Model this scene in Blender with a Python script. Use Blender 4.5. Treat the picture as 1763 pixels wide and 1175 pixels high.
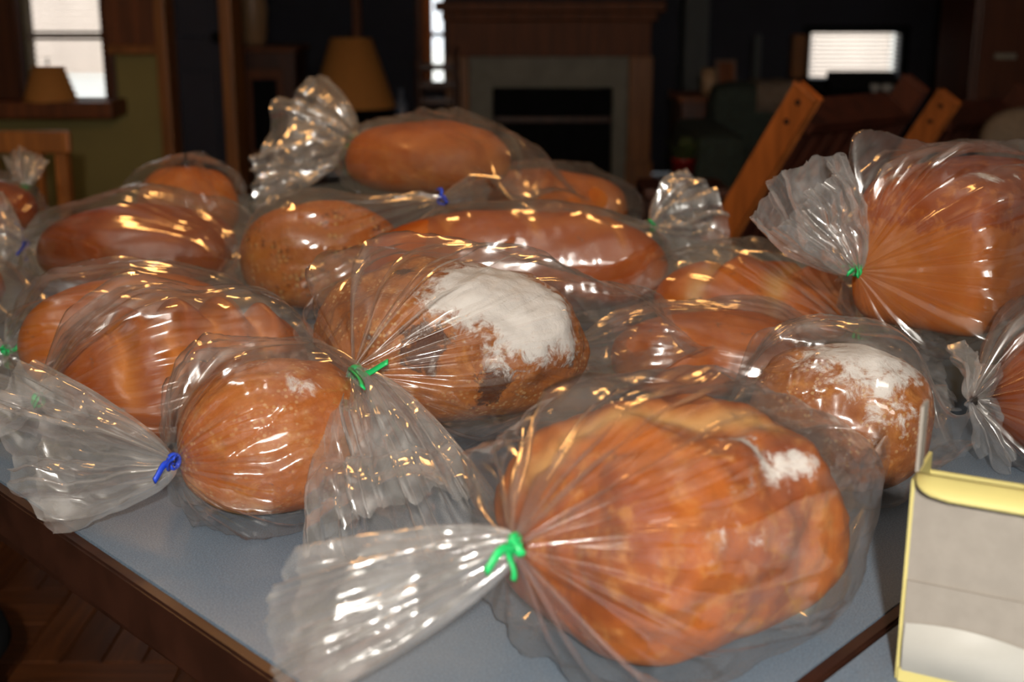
import bpy, bmesh, math, random
import numpy as np
from math import radians, sin, cos, pi, tan
from mathutils import Vector, Matrix

for _o in list(bpy.data.objects):
    bpy.data.objects.remove(_o)
SC = bpy.context.scene
COL = SC.collection

# ------------------------------------------------------------------ camera
FPX, PITCH, TABLE = 2200.0, radians(15.0), 0.75
CAMH = TABLE + 0.42                                # eye height over the floor
W_PX, H_PX = 1763.0, 1175.0
cam_d = bpy.data.cameras.new('camera')
cam_d.sensor_width = 36.0
cam_d.lens = 36.0 * FPX / W_PX
cam_d.clip_start, cam_d.clip_end = 0.05, 100
cam_d.dof.use_dof = True
cam_d.dof.focus_distance = 1.10
cam_d.dof.aperture_fstop = 5.6
cam = bpy.data.objects.new('camera', cam_d)
cam.location = (0, 0, CAMH)
cam.rotation_euler = (pi / 2 - PITCH, 0, 0)
COL.objects.link(cam)
SC.camera = cam

# ------------------------------------------------------------------ world, flash, exposure
wd = bpy.data.worlds.new('World'); SC.world = wd; wd.use_nodes = True
wd.node_tree.nodes['Background'].inputs[0].default_value = (0.92, 0.95, 1.0, 1)
wd.node_tree.nodes['Background'].inputs[1].default_value = 2.0


def light(name, kind, loc, energy, color, size=0.05):
    d = bpy.data.lights.new(name, kind)
    d.energy = energy; d.color = color
    if kind == 'SUN': d.angle = radians(0.5)
    else: d.shadow_soft_size = size
    o = bpy.data.objects.new(name, d); o.location = loc; COL.objects.link(o)
    return o


# the camera's flash, set back behind and above the lens to even its falloff
light('camera_flash', 'POINT', (0.03, -0.36, CAMH + 0.22), 84.0, (1.0, 0.94, 0.86), 0.026)
# soft fill light added behind the camera; no window stands there
_a = bpy.data.lights.new('window_daylight', 'AREA'); _a.shape = 'RECTANGLE'; _a.size, _a.size_y = 1.5, 1.1
_a.energy = 20.0; _a.color = (1.0, 0.93, 0.84)
_ao = bpy.data.objects.new('window_daylight', _a); _ao.location = (0.6, -2.5, 1.65); _ao.rotation_euler = (pi / 2 - 0.05, 0, pi); COL.objects.link(_ao)
_ao.rotation_euler = (radians(88), 0, 0)
# warm bulbs of the hanging lamps over the table and the room
light('pendant_bulb', 'POINT', (-0.55, 1.95, TABLE + 0.95), 9.0, (1.0, 0.48, 0.14), 0.10)
light('pendant_bulb', 'POINT', (0.30, 2.1, TABLE + 0.98), 5.0, (1.0, 0.48, 0.14), 0.09)
s_ = light('sun', 'SUN', (0, 20, 10), 2.5, (1.0, 0.95, 0.88))
s_.rotation_euler = (radians(48), 0, radians(25))
SC.view_settings.view_transform = 'Standard'
SC.view_settings.look = 'None'
SC.view_settings.exposure = 0.12
SC.view_settings.gamma = 1.0
SC.view_settings.use_curve_mapping = False
cy = SC.cycles
cy.max_bounces = 5; cy.diffuse_bounces = 2; cy.glossy_bounces = 2; cy.transmission_bounces = 2
cy.transparent_max_bounces = 48
cy.use_adaptive_sampling = True; cy.adaptive_threshold = 0.03; cy.adaptive_min_samples = 16
cy.sample_clamp_indirect = 2.0
cy.sample_clamp_direct = 0.0
cy.caustics_reflective = False; cy.caustics_refractive = False
cy.use_denoising = True
cy.blur_glossy = 0.5


# ------------------------------------------------------------------ pixel <-> place helpers (real positions in the room)
def ray(u, v):
    x, y = (u - W_PX / 2) / FPX, (v - H_PX / 2) / FPX
    return np.array([x, cos(PITCH) - y * sin(PITCH), -sin(PITCH) - y * cos(PITCH)])


def at_z(u, v, z):                                  # z over the table top
    d = ray(u, v); return np.array([0, 0, CAMH]) + d * ((TABLE + z - CAMH) / d[2])


def at_t(u, v, t):
    return np.array([0, 0, CAMH]) + ray(u, v) * t


def at_y(u, v, y):
    d = ray(u, v); return np.array([0, 0, CAMH]) + d * (y / d[1])


def Xy(u, y, v=150): return float(at_y(u, v, y)[0])
def Zy(v, y): return float(at_y(880, v, y)[2])


# ------------------------------------------------------------------ noise
_rs = np.random.RandomState(11)
_perm = np.concatenate([_rs.permutation(256)] * 3)
_grad = _rs.normal(size=(256, 3)); _grad /= np.linalg.norm(_grad, axis=1)[:, None]


def perlin(P):
    P = np.asarray(P, dtype=np.float64)
    i = np.floor(P).astype(int); f = P - i; i &= 255
    w = f * f * f * (f * (f * 6 - 15) + 10)
    r = 0.0
    for dx in (0, 1):
        wx = w[..., 0] if dx else 1 - w[..., 0]
        for dy in (0, 1):
            wy = w[..., 1] if dy else 1 - w[..., 1]
            for dz in (0, 1):
                wz = w[..., 2] if dz else 1 - w[..., 2]
                h = _perm[_perm[_perm[i[..., 0] + dx] + i[..., 1] + dy] + i[..., 2] + dz]
                g = _grad[h]
                d = g[..., 0] * (f[..., 0] - dx) + g[..., 1] * (f[..., 1] - dy) + g[..., 2] * (f[..., 2] - dz)
                r = r + wx * wy * wz * d
    return r * 1.5


def fbm(P, n=4, g=0.5):
    s, a = 0, 1.0
    for k in range(n):
        s = s + a * perlin(P * 2 ** k + 17.3 * k); a *= g
    return s


def ridge(P):                                        # 0..1, sharp crests
    return 1 - np.minimum(1, np.abs(perlin(P)) * 2.2)


def tri(x):
    x = x - np.floor(x); return 4 * np.abs(x - 0.5) - 1


def facets(X, Y, seed=0.0):
    """crumpled-sheet height: random heights on a warped triangle lattice, flat in between (straight creases)"""
    X = X + 0.32 * perlin(np.stack([X * .55, Y * .55, X * 0 + seed], -1)); Y = Y + 0.32 * perlin(np.stack([X * .55 + 31, Y * .55, X * 0 + seed], -1))
    k = (X + Y) * 0.36602540378
    xs, ys = X + k, Y + k
    i, j = np.floor(xs).astype(int), np.floor(ys).astype(int); fx, fy = xs - i, ys - j
    sd = int(seed * 37) & 255
    h = lambda a, b: _perm[_perm[(a + sd) & 255] + (b & 255)] / 127.5 - 1
    up = fx > fy
    h00, h11 = h(i, j), h(i + 1, j + 1)
    hm = np.where(up, h(i + 1, j), h(i, j + 1))
    mx, mn = np.maximum(fx, fy), np.minimum(fx, fy)
    return h00 * (1 - mx) + hm * (mx - mn) + h11 * mn


def sstep(a, b, x):
    t = np.clip((x - a) / (b - a), 0, 1); return t * t * (3 - 2 * t)


# ------------------------------------------------------------------ materials
def new_mat(name):
    m = bpy.data.materials.new(name); m.use_nodes = True
    nt = m.node_tree; nt.nodes.clear()
    out = nt.nodes.new('ShaderNodeOutputMaterial')
    return m, nt, out


class G:
    """little node-graph writer"""
    def __init__(s, nt): s.nt = nt

    def n(s, t, ins=None, **kw):
        nd = s.nt.nodes.new(t)
        for k, v in kw.items(): setattr(nd, k, v)
        for k, v in (ins or {}).items():
            if isinstance(v, bpy.types.NodeSocket): s.nt.links.new(v, nd.inputs[k])
            else: nd.inputs[k].default_value = v
        return nd

    def math(s, op, a, b=0.0, c=None, clamp=False):
        ins = {0: a, 1: b}
        if c is not None: ins[2] = c
        return s.n('ShaderNodeMath', ins, operation=op, use_clamp=clamp).outputs[0]

    def mix(s, f, a, b, bt='MIX'):
        nd = s.n('ShaderNodeMix', {0: f, 6: a, 7: b}, data_type='RGBA', blend_type=bt)
        return nd.outputs[2]

    def step(s, x, lo, hi):
        return s.n('ShaderNodeMapRange', {0: x, 1: lo, 2: hi, 3: 0.0, 4: 1.0}, interpolation_type='SMOOTHSTEP').outputs[0]

    def noise(s, vec, scale, detail=3, rough=0.55, dist=0.0):
        return s.n('ShaderNodeTexNoise', {'Vector': vec, 'Scale': scale, 'Detail': detail, 'Roughness': rough, 'Distortion': dist}).outputs[0]


def c4(c): return (c[0], c[1], c[2], 1.0)


def plain(name, col, rough=0.5, var=0.15, scale=8.0, metallic=0.0, spec=0.5, bump=0.0, sc3=(1, 1, 1)):
    m, nt, out = new_mat(name); g = G(nt)
    tc = g.n('ShaderNodeTexCoord').outputs['Object']
    mp = g.n('ShaderNodeMapping', {0: tc, 3: sc3}).outputs[0]
    n = g.noise(mp, scale, 5, 0.6)
    dk = tuple(x * (1 - var) for x in col); lt = tuple(min(1, x * (1 + var)) for x in col)
    cc = g.mix(g.step(n, 0.3, 0.7), c4(dk), c4(lt))
    p = g.n('ShaderNodeBsdfPrincipled', {'Base Color': cc, 'Roughness': rough, 'Metallic': metallic, 'Specular IOR Level': spec})
    if bump:
        b = g.n('ShaderNodeBump', {'Strength': bump, 'Distance': 0.002, 'Height': n}).outputs[0]
        nt.links.new(b, p.inputs['Normal'])
    nt.links.new(p.outputs[0], out.inputs[0])
    return m


def wood(name, col, rough=0.45, sc3=(30, 30, 2)):
    return plain(name, col, rough, 0.3, 1.0, sc3=sc3)


def film_mat(name='clear_plastic_film', haze=0.008, smr=0.045, edge=0.13, gloss=0.145):
    m, nt, out = new_mat(name); g = G(nt)
    tc = g.n('ShaderNodeTexCoord').outputs['Object']
    h = g.noise(tc, 42, 1, 0.5, 0.0)
    bump = g.n('ShaderNodeBump', {'Strength': 0.25, 'Distance': 0.0022, 'Height': h}).outputs[0]
    fac = g.n('ShaderNodeLayerWeight', {'Blend': 0.5, 'Normal': bump}).outputs['Facing']
    f5 = g.math('POWER', fac, 4.0)
    refl = g.math('ADD', g.math('MULTIPLY', f5, 0.45), gloss)
    # scatter: thin, stronger where the sheet is seen edge-on
    hz = g.math('ADD', g.math('MULTIPLY', g.math('POWER', fac, 2.2), edge), haze)
    smear = g.math('MULTIPLY', g.step(g.noise(tc, 24, 2, 0.6, 0.0), 0.48, 0.75), smr)
    hz = g.math('ADD', hz, smear, clamp=True)
    tr = g.n('ShaderNodeBsdfTransparent', {0: (0.985, 0.98, 0.975, 1)}).outputs[0]
    df = g.n('ShaderNodeBsdfDiffuse', {'Color': (0.95, 0.93, 0.92, 1), 'Normal': bump}).outputs[0]
    tl = g.n('ShaderNodeBsdfTranslucent', {'Color': (0.95, 0.93, 0.92, 1), 'Normal': bump}).outputs[0]
    sc = g.n('ShaderNodeMixShader', {0: 0.25, 1: df, 2: tl}).outputs[0]
    a = g.n('ShaderNodeMixShader', {0: hz, 1: tr, 2: sc}).outputs[0]
    gl = g.n('ShaderNodeBsdfAnisotropic', {'Color': (1, 1, 1, 1), 'Roughness': 0.085, 'Normal': bump}).outputs[0]
    gs = g.n('ShaderNodeBsdfAnisotropic', {'Color': (1, 1, 1, 1), 'Roughness': 0.21, 'Normal': bump}).outputs[0]
    gl = g.n('ShaderNodeMixShader', {0: 0.45, 1: gl, 2: gs}).outputs[0]
    b = g.n('ShaderNodeMixShader', {0: refl, 1: a, 2: gl}).outputs[0]
    nt.links.new(b, out.inputs[0])
    return m


def bread_mat(name, ca, cb, light_c=(0.60, 0.25, 0.065), dark_c=(0.035, 0.012, 0.006), slash_c=(0.62, 0.33, 0.11),
              flour_c=(0.80, 0.76, 0.72), fine=0.35, seeds=0.0, rough=0.5, bump=0.4, seed=0.0, freck=0.0):
    m, nt, out = new_mat(name); g = G(nt)
    tc = g.n('ShaderNodeTexCoord').outputs['Object']
    tc = g.n('ShaderNodeMapping', {0: tc, 1: (seed, seed * 1.7, seed * 0.6)}).outputs[0]
    at = lambda nm: g.n('ShaderNodeAttribute', attribute_name=nm, attribute_type='GEOMETRY').outputs['Fac']
    n1 = g.noise(tc, 14, 4, 0.6, 0.3)
    n2 = g.noise(tc, 130, 5, 0.65)
    n3 = g.noise(tc, 45, 5, 0.65, 0.4)
    n4 = g.noise(tc, 60, 6, 0.72, 0.5)
    col = g.mix(g.step(n1, 0.32, 0.68), c4(ca), c4(cb))
    col = g.mix(g.math('MULTIPLY', g.step(n3, 0.5, 0.72), fine), col, c4(light_c))
    col = g.mix(g.math('MULTIPLY', g.step(n2, 0.55, 0.75), fine * 0.6), col, c4(tuple(x * 0.5 for x in ca)))
    hgt = g.math('ADD', g.math('MULTIPLY', n3, 0.6), g.math('MULTIPLY', n2, 0.5))
    if freck:
        vo = g.n('ShaderNodeTexVoronoi', {'Vector': tc, 'Scale': 210.0})
        fr = g.math('MULTIPLY', g.step(vo.outputs['Distance'], 0.42, 0.2), g.step(g.noise(tc, 30, 3, 0.5), 0.42, 0.6))
        col = g.mix(g.math('MULTIPLY', fr, freck), col, (0.72, 0.50, 0.24, 1))
    if seeds:
        vo = g.n('ShaderNodeTexVoronoi', {'Vector': tc, 'Scale': 130.0, 'Randomness': 1.0})
        sm = g.math('MULTIPLY', g.step(vo.outputs['Distance'], 0.5, 0.25), g.step(g.noise(tc, 20, 3, 0.5), 0.44, 0.6))
        sc = g.mix(g.step(g.n('ShaderNodeSeparateColor', {0: vo.outputs['Color']}).outputs[0], 0.35, 0.65), (0.10, 0.03, 0.01, 1), (0.66, 0.40, 0.15, 1))
        col = g.mix(g.math('MULTIPLY', sm, seeds), col, sc)
        hgt = g.math('ADD', hgt, g.math('MULTIPLY', sm, 0.8))
    col = g.mix(g.math('MULTIPLY', at('slash'), 0.9), col, c4(slash_c))
    dk = g.math('MULTIPLY', g.step(g.math('ADD', at('dark'), g.math('MULTIPLY', g.math('SUBTRACT', n4, 0.5), 4.2)), 0.45, 1.05), 0.92)
    col = g.mix(dk, col, c4(dark_c))
    fl = g.step(g.math('ADD', at('flour'), g.math('MULTIPLY', g.math('SUBTRACT', n4, 0.5), 2.3)), 0.34, 0.86)
    col = g.mix(g.math('MULTIPLY', fl, 0.95), col, c4(flour_c))
    rg = g.math('ADD', g.math('MULTIPLY', fl, 0.4), rough, clamp=True)
    b = g.n('ShaderNodeBump', {'Strength': bump, 'Distance': 0.003, 'Height': hgt}).outputs[0]
    p = g.n('ShaderNodeBsdfPrincipled', {'Base Color': col, 'Roughness': rg, 'Specular IOR Level': 0.2, 'Normal': b})
    nt.links.new(p.outputs[0], out.inputs[0])
    return m


def laminate_mat():
    m, nt, out = new_mat('grey_speckled_laminate'); g = G(nt)
    tc = g.n('ShaderNodeTexCoord').outputs['Object']
    n1 = g.noise(tc, 900, 2, 0.6); n2 = g.noise(tc, 7, 4, 0.6); n3 = g.noise(tc, 380, 3, 0.6)
    col = g.mix(g.step(n1, 0.35, 0.65), (0.112, 0.160, 0.218, 1), (0.232, 0.302, 0.385, 1))
    col = g.mix(g.math('MULTIPLY', g.step(n3, 0.4, 0.7), 0.35), col, (0.16, 0.165, 0.18, 1))
    col = g.mix(g.math('MULTIPLY', g.step(n2, 0.45, 0.7), 0.25), col, (0.30, 0.33, 0.36, 1))
    p = g.n('ShaderNodeBsdfPrincipled', {'Base Color': col, 'Roughness': 0.42, 'Specular IOR Level': 0.4})
    nt.links.new(p.outputs[0], out.inputs[0])
    return m


# ------------------------------------------------------------------ mesh helpers
def link(o, parent=None):
    COL.objects.link(o)
    if parent is not None: o.parent = parent
    return o


def tag(o, label=None, cat=None, group=None, kind=None):
    if label: o['label'] = label
    if cat: o['category'] = cat
    if group: o['group'] = group
    if kind: o['kind'] = kind
    return o


def empty(name, loc, rz=0.0):
    o = bpy.data.objects.new(name, None); o.location = [float(x) for x in loc]; o.rotation_euler = (0, 0, rz)
    o.empty_display_size = 0.05
    return link(o)


def mesh_np(name, V, F, mat, parent=None, smooth=True, loc=None, attrs=None):
    me = bpy.data.meshes.new(name)
    V = np.asarray(V, dtype=np.float32); F = np.asarray(F, dtype=np.int32)
    k = F.shape[1]
    me.vertices.add(len(V)); me.vertices.foreach_set('co', V.ravel())
    me.loops.add(F.size); me.loops.foreach_set('vertex_index', F.ravel())
    me.polygons.add(len(F))
    me.polygons.foreach_set('loop_start', np.arange(0, F.size, k, dtype=np.int32))
    me.update(calc_edges=True)
    if smooth: me.polygons.foreach_set('use_smooth', np.ones(len(F), dtype=bool))
    for nm, a in (attrs or {}).items():
        at = me.attributes.new(nm, 'FLOAT', 'POINT'); at.data.foreach_set('value', np.asarray(a, dtype=np.float32))
    me.validate(); me.update()
    me.materials.append(mat)
    o = bpy.data.objects.new(name, me)
    if loc is not None: o.location = loc
    return link(o, parent)


def grid_faces(ns, nt, wrap=True):
    i = np.arange(ns - 1)[:, None]; j = np.arange(nt if wrap else nt - 1)[None, :]
    j2 = (j + 1) % nt
    return np.stack([i * nt + j, i * nt + j2, (i + 1) * nt + j2, (i + 1) * nt + j], -1).reshape(-1, 4)


def bm_obj(name, bm, mat, parent=None, smooth=False):
    me = bpy.data.meshes.new(name); bm.normal_update(); bm.to_mesh(me); bm.free()
    if smooth:
        for p in me.polygons: p.use_smooth = True
    me.materials.append(mat)
    return link(bpy.data.objects.new(name, me), parent)


def box(name, lo, hi, mat, parent=None, bevel=0.0, rot=None):
    """axis box lo..hi, in the parent's frame"""
    bm = bmesh.new(); bmesh.ops.create_cube(bm, size=1)
    lo, hi = Vector([float(x) for x in lo]), Vector([float(x) for x in hi])
    for v in bm.verts:
        v.co = Vector((lo[k] + (v.co[k] + 0.5) * (hi[k] - lo[k]) for k in range(3)))
    if bevel: bmesh.ops.bevel(bm, geom=bm.edges[:], offset=bevel, segments=2, affect='EDGES', profile=0.6)
    if rot is not None: bmesh.ops.transform(bm, matrix=rot, verts=bm.verts)
    return bm_obj(name, bm, mat, parent)


def bar(name, a, b, w, d, mat, parent=None, up=(0, 0, 1), bevel=0.003):
    """rectangular bar from a to b; w across (along `up` x axis), d the other way"""
    a, b = Vector([float(x) for x in a]), Vector([float(x) for x in b])
    z = (b - a).normalized(); upv = Vector(up)
    x = upv.cross(z)
    if x.length < 1e-4: x = Vector((1, 0, 0)).cross(z)
    x.normalize(); y = z.cross(x)
    bm = bmesh.new(); bmesh.ops.create_cube(bm, size=1); L = (b - a).length
    for v in bm.verts:
        c = v.co.copy(); v.co = a + x * (c.x * w) + y * (c.y * d) + z * ((c.z + 0.5) * L)
    if bevel: bmesh.ops.bevel(bm, geom=bm.edges[:], offset=bevel, segments=1, affect='EDGES')
    return bm_obj(name, bm, mat, parent)


def lathe(name, prof, mat, parent=None, n=32, smooth=True, loc=(0, 0, 0), cap=True):
    V = []; 
    for r, z in prof:
        for k in range(n):
            a = 2 * pi * k / n; V.append((r * cos(a), r * sin(a), z))
    F = grid_faces(len(prof), n)
    o = mesh_np(name, np.array(V), F, mat, parent, smooth, loc=[float(x) for x in loc])
    return o


# ------------------------------------------------------------------ shared materials
M_WOOD = wood('honey_oak_wood', (0.33, 0.115, 0.022), 0.45)
M_WOODD = wood('dark_brown_wood', (0.085, 0.025, 0.010), 0.4)
M_WOODM = wood('mahogany_wood', (0.19, 0.052, 0.012), 0.6)
M_OLIVE = plain('olive_green_wall_paint', (0.33, 0.27, 0.095), 0.8, 0.06, 3)
M_NAVY = plain('dark_navy_wall_paint', (0.030, 0.030, 0.045), 0.8, 0.1, 3)
M_GREYW = plain('grey_wall_paint', (0.12, 0.13, 0.135), 0.8, 0.06, 3)
M_CEIL = plain('off_white_ceiling_paint', (0.5, 0.48, 0.44), 0.85, 0.04, 3)
M_BLACK = plain('matte_black', (0.009, 0.009, 0.010), 0.85, 0.2, 10, spec=0.15)
M_SLATE = plain('grey_slate_surround', (0.27, 0.25, 0.20), 0.55, 0.12, 12)
M_SHADE = plain('tan_lamp_shade_fabric', (0.62, 0.26, 0.062), 0.85, 0.05, 60)
m, nt, out = new_mat('translucent_blind_slat'); g = G(nt)
tcx = g.noise(g.n('ShaderNodeTexCoord').outputs['Object'], 6, 2)
cc = g.mix(tcx, (0.86, 0.80, 0.76, 1), (0.92, 0.88, 0.84, 1))
mx = g.n('ShaderNodeMixShader', {0: 0.55, 1: g.n('ShaderNodeBsdfDiffuse', {0: cc}).outputs[0], 2: g.n('ShaderNodeBsdfTranslucent', {0: cc}).outputs[0]}).outputs[0]
nt.links.new(mx, out.inputs[0]); M_BLIND = m
M_WHITE = plain('white_blind', (0.80, 0.78, 0.74), 0.6, 0.03, 5)
M_GREEN = plain('green_twist_tie_paper', (0.015, 0.50, 0.13), 0.45, 0.15, 80)
M_BLUE = plain('blue_twist_tie_paper', (0.016, 0.065, 0.62), 0.45, 0.15, 80)
M_FILM = film_mat()
M_FILMC = film_mat('crumpled_plastic_film', 0.10, 0.20, 0.36, 0.20)

# ================================================================== THE ROOM
RX0, RX1, RY0, RY1, RZ = -5.2, 5.0, -2.6, 8.9, 2.6
YL = 6.0                                            # wall with the left window


def struct(o): o['kind'] = 'structure'; return o


m, nt, out = new_mat('dark_parquet_wood'); g = G(nt)
tc = g.n('ShaderNodeTexCoord').outputs['Object']
inf = g.n('ShaderNodeObjectInfo').outputs['Random']
st = g.n('ShaderNodeMapping', {0: tc, 3: (4, 60, 60)}).outputs[0]
n = g.noise(st, 1.0, 5, 0.6)
col = g.mix(g.step(n, 0.3, 0.7), (0.10, 0.028, 0.008, 1), (0.22, 0.068, 0.018, 1))
col = g.mix(g.math('MULTIPLY', inf, 0.75), col, (0.055, 0.015, 0.006, 1))
p = g.n('ShaderNodeBsdfPrincipled', {'Base Color': col, 'Roughness': 0.38})
nt.links.new(p.outputs[0], out.inputs[0]); M_PARQ = m

floor = struct(box('floor', (RX0 - .1, RY0 - .1, -0.12), (RX1 + .1, RY1 + .3, -0.012), M_PARQ))
# parquet blocks: strips laid in alternating squares, where the floor shows beside the table
plank_me = {}
bmp = bmesh.new(); bmesh.ops.create_cube(bmp, size=1)
for v in bmp.verts: v.co = Vector((v.co.x * 0.297, v.co.y * 0.072, (v.co.z - 0.5) * 0.012))
bmesh.ops.bevel(bmp, geom=[e for e in bmp.edges if all(v.co.z > -1e-4 for v in e.verts)], offset=0.0015, segments=1, affect='EDGES')
pme = bpy.data.meshes.new('plank'); bmp.to_mesh(pme); bmp.free(); pme.materials.append(M_PARQ)
for bx_ in range(-8, 0):
    for by_ in range(2, 10):
        cx, cyy = bx_ * 0.3 + 0.15, by_ * 0.3 + 0.15
        if cx < -0.95 - 0.5 * (cyy - 1.0) - 0.35: continue
        if cx > 0.0: continue
        for k in range(4):
            o = bpy.data.objects.new('plank', pme)
            off = (k - 1.5) * 0.075
            if (bx_ + by_) % 2: o.location = (cx, cyy + off, 0)
            else:
                o.location = (cx + off, cyy, 0); o.rotation_euler = (0, 0, pi / 2)
            link(o, floor)
struct(box('ceiling', (RX0 - .1, RY0 - .1, RZ), (RX1 + .1, RY1 + .3, RZ + 0.1), M_CEIL))


def wall_with_hole(name, axis_y, x0, x1, z0, z1, hole, mat, th=0.14):
    """a wall in the plane y = axis_y, one opening (x0,x1,z0,z1), as one mesh"""
    bm = bmesh.new()
    hx0, hx1, hz0, hz1 = hole
    def q(a, b, c, d):
        bmesh.ops.create_cube(bm, size=1, matrix=Matrix.Translation(((a + b) / 2, axis_y + th / 2, (c + d) / 2)) @ Matrix.Diagonal((b - a, th, d - c, 1)))
    q(x0, hx0, z0, z1); q(hx1, x1, z0, z1); q(hx0, hx1, z0, hz0)
    if hz1 < z1: q(hx0, hx1, hz1, z1)
    bmesh.ops.remove_doubles(bm, verts=bm.verts, dist=1e-5)
    return struct(bm_obj(name, bm, mat))


def blind(parent, x0, x1, z0, z1, y, step=0.028, tilt=28):
    bm = bmesh.new(); z = z0; ca, sa = cos(radians(tilt)), sin(radians(tilt)); hw = 0.0125
    while z < z1:
        vs = [bm.verts.new((x, y + s * hw * ca, z + s * hw * sa)) for x, s in ((x0, -1), (x1, -1), (x1, 1), (x0, 1))]
        f = bm.faces.new(vs); z += step
    o = bm_obj('blind_slats', bm, M_BLIND, parent); o['kind'] = 'stuff'
    return o


def window(n, y, x0, x1, z0, z1, fmat, mid=None, fw=0.05, blinds=None):
    """frame, sash rail, pane and blind set into an opening"""
    root = struct(empty('window_%d' % n, ((x0 + x1) / 2, y, z0))); ox, oz = (x0 + x1) / 2, z0
    hx, h = (x1 - x0) / 2, z1 - z0
    for a, b in (((-hx - fw, -0.03, -fw), (-hx, 0.03, h + fw)), ((hx, -0.03, -fw), (hx + fw, 0.03, h + fw)),
                 ((-hx, -0.03, h), (hx, 0.03, h + fw)), ((-hx, -0.05, -fw), (hx, 0.03, 0))):
        box('frame_rail', a, b, fmat, root, 0.004)
    if mid is not None:
        box('sash_rail', (-hx, 0.05, mid - oz - 0.016), (hx, 0.08, mid - oz + 0.016), fmat, root, 0.003)
    box('pane', (-hx, 0.095, 0), (hx, 0.099, h), M_GLASS, root)
    if blinds: blind(root, -hx + 0.004, hx - 0.004, blinds[0] - oz, blinds[1] - oz, 0.02)
    return root


m, nt, out = new_mat('window_glass'); g = G(nt)
tr = g.n('ShaderNodeBsdfTransparent', {0: (0.96, 0.97, 0.97, 1)}).outputs[0]
gl = g.n('ShaderNodeBsdfAnisotropic', {'Color': (1, 1, 1, 1), 'Roughness': 0.02}).outputs[0]
mx = g.n('ShaderNodeMixShader', {0: 0.05, 1: tr, 2: gl}).outputs[0]
nt.links.new(mx, out.inputs[0]); M_GLASS = m

# left wall with the window, in olive paint
xw0, xw1 = Xy(48, YL), Xy(184, YL)
zs = Zy(176, YL)
wall_with_hole('wall_left_front', YL, RX0, Xy(290, YL), 0, RZ, (xw0, xw1, zs, 1.75), M_OLIVE)
window(1, YL, xw0, xw1, zs, 1.75, M_WOODD, mid=Zy(62, YL), blinds=(zs + 0.02, 1.74))
# dark boarding left of the window, oak panel over the olive right of it
struct(box('trim_1', (RX0, YL - 0.06, zs), (Xy(44, YL), YL - 0.001, RZ - 0.01), M_WOODD))
struct(box('trim_2', (Xy(193, YL), YL - 0.05, Zy(78, YL)), (Xy(279, YL), YL - 0.001, RZ - 0.01), M_WOODM, bevel=0.006))
struct(box('trim_3', (Xy(189, YL - .08), YL - 0.09, Zy(94, YL - .08)), (Xy(281, YL - .08), YL - 0.001, Zy(78, YL - .08)), M_WOOD, bevel=0.006))
struct(box('trim_4', (Xy(272, YL - .1), YL - 0.10, 0), (Xy(292, YL - .1), YL + 0.14, RZ - 0.01), M_WOOD, bevel=0.008))
struct(box('trim_5', (Xy(383, YL - .1), YL - 0.10, 0), (Xy(404, YL - .1), YL + 0.14, RZ - 0.01), M_WOOD, bevel=0.008))
# sill board under the window
struct(box('trim_6', (RX0, YL - 0.24, Zy(205, YL - .24)), (Xy(190, YL - .24), YL - 0.001, Zy(176, YL - .24)), M_WOODM, bevel=0.01))
# door between the posts
dr = struct(empty('door_1', (Xy(337, YL), YL + 0.06, 0)))
hwd = (Xy(384, YL) - Xy(291, YL)) / 2
box('door_leaf', (-hwd, 0, 0.01), (hwd, 0.045, 2.2), M_NAVY, dr, 0.004)
for zz in ((0.15, 0.85), (1.0, 1.95)): box('door_panel', (-hwd * .65, -0.012, zz[0]), (hwd * .65, 0.0, zz[1]), M_NAVY, dr, 0.01)
lathe('door_knob', [(0.001, -.03), (.02, -.028), (.026, -.015), (.02, 0), (.01, .012), (.01, .03)], M_BLACK, dr, 16, loc=(hwd * .82, -0.03, 1.0)).rotation_euler = (radians(-90), 0, 0)
struct(box('wall_left_above', (Xy(291, YL), YL, 2.2), (Xy(384, YL), YL + 0.14, RZ), M_NAVY))
# return wall beside the living room, back wall, right wall, wall behind the camera
xb0, xb1 = Xy(731, RY1), Xy(764, RY1)
struct(box('wall_left', (RX0 - 0.12, RY0, 0), (RX0, YL + .14, RZ), M_OLIVE))
XRET = -2.05
struct(box('wall_right', (RX1, RY0, 0), (RX1 + 0.12, RY1 + 0.14, RZ), M_NAVY))
struct(box('wall_behind', (RX0, RY0 - 0.12, 0), (RX1, RY0, RZ), M_OLIVE))
xmid = 1.25
wall_with_hole('wall_back_left', RY1, XRET - .1, xmid, 0, RZ, (xb0, xb1, Zy(146, RY1), 1.9), M_NAVY)
xr0, xr1, zr0, zr1 = Xy(1390, RY1), Xy(1545, RY1), Zy(136, RY1), Zy(57, RY1)
wall_with_hole('wall_back_right', RY1, xmid, RX1, 0, RZ, (xr0, xr1, zr0, zr1), M_NAVY)
window(2, RY1, xb0, xb1, Zy(146, RY1), 1.9, M_WOODD, mid=Zy(60, RY1))
window(3, RY1, xr0, xr1, zr0, zr1, M_BLACK, blinds=(zr0 + 0.01, zr1))  # opening stands in for a framed screen that reflects a bright window
# grey chimney-breast corner to the right of the fireplace
struct(box('wall_back_corner', (Xy(1176, 8.6), 8.6, 0), (Xy(1218, 8.6), RY1, RZ), M_GREYW, bevel=0.01))
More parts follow.
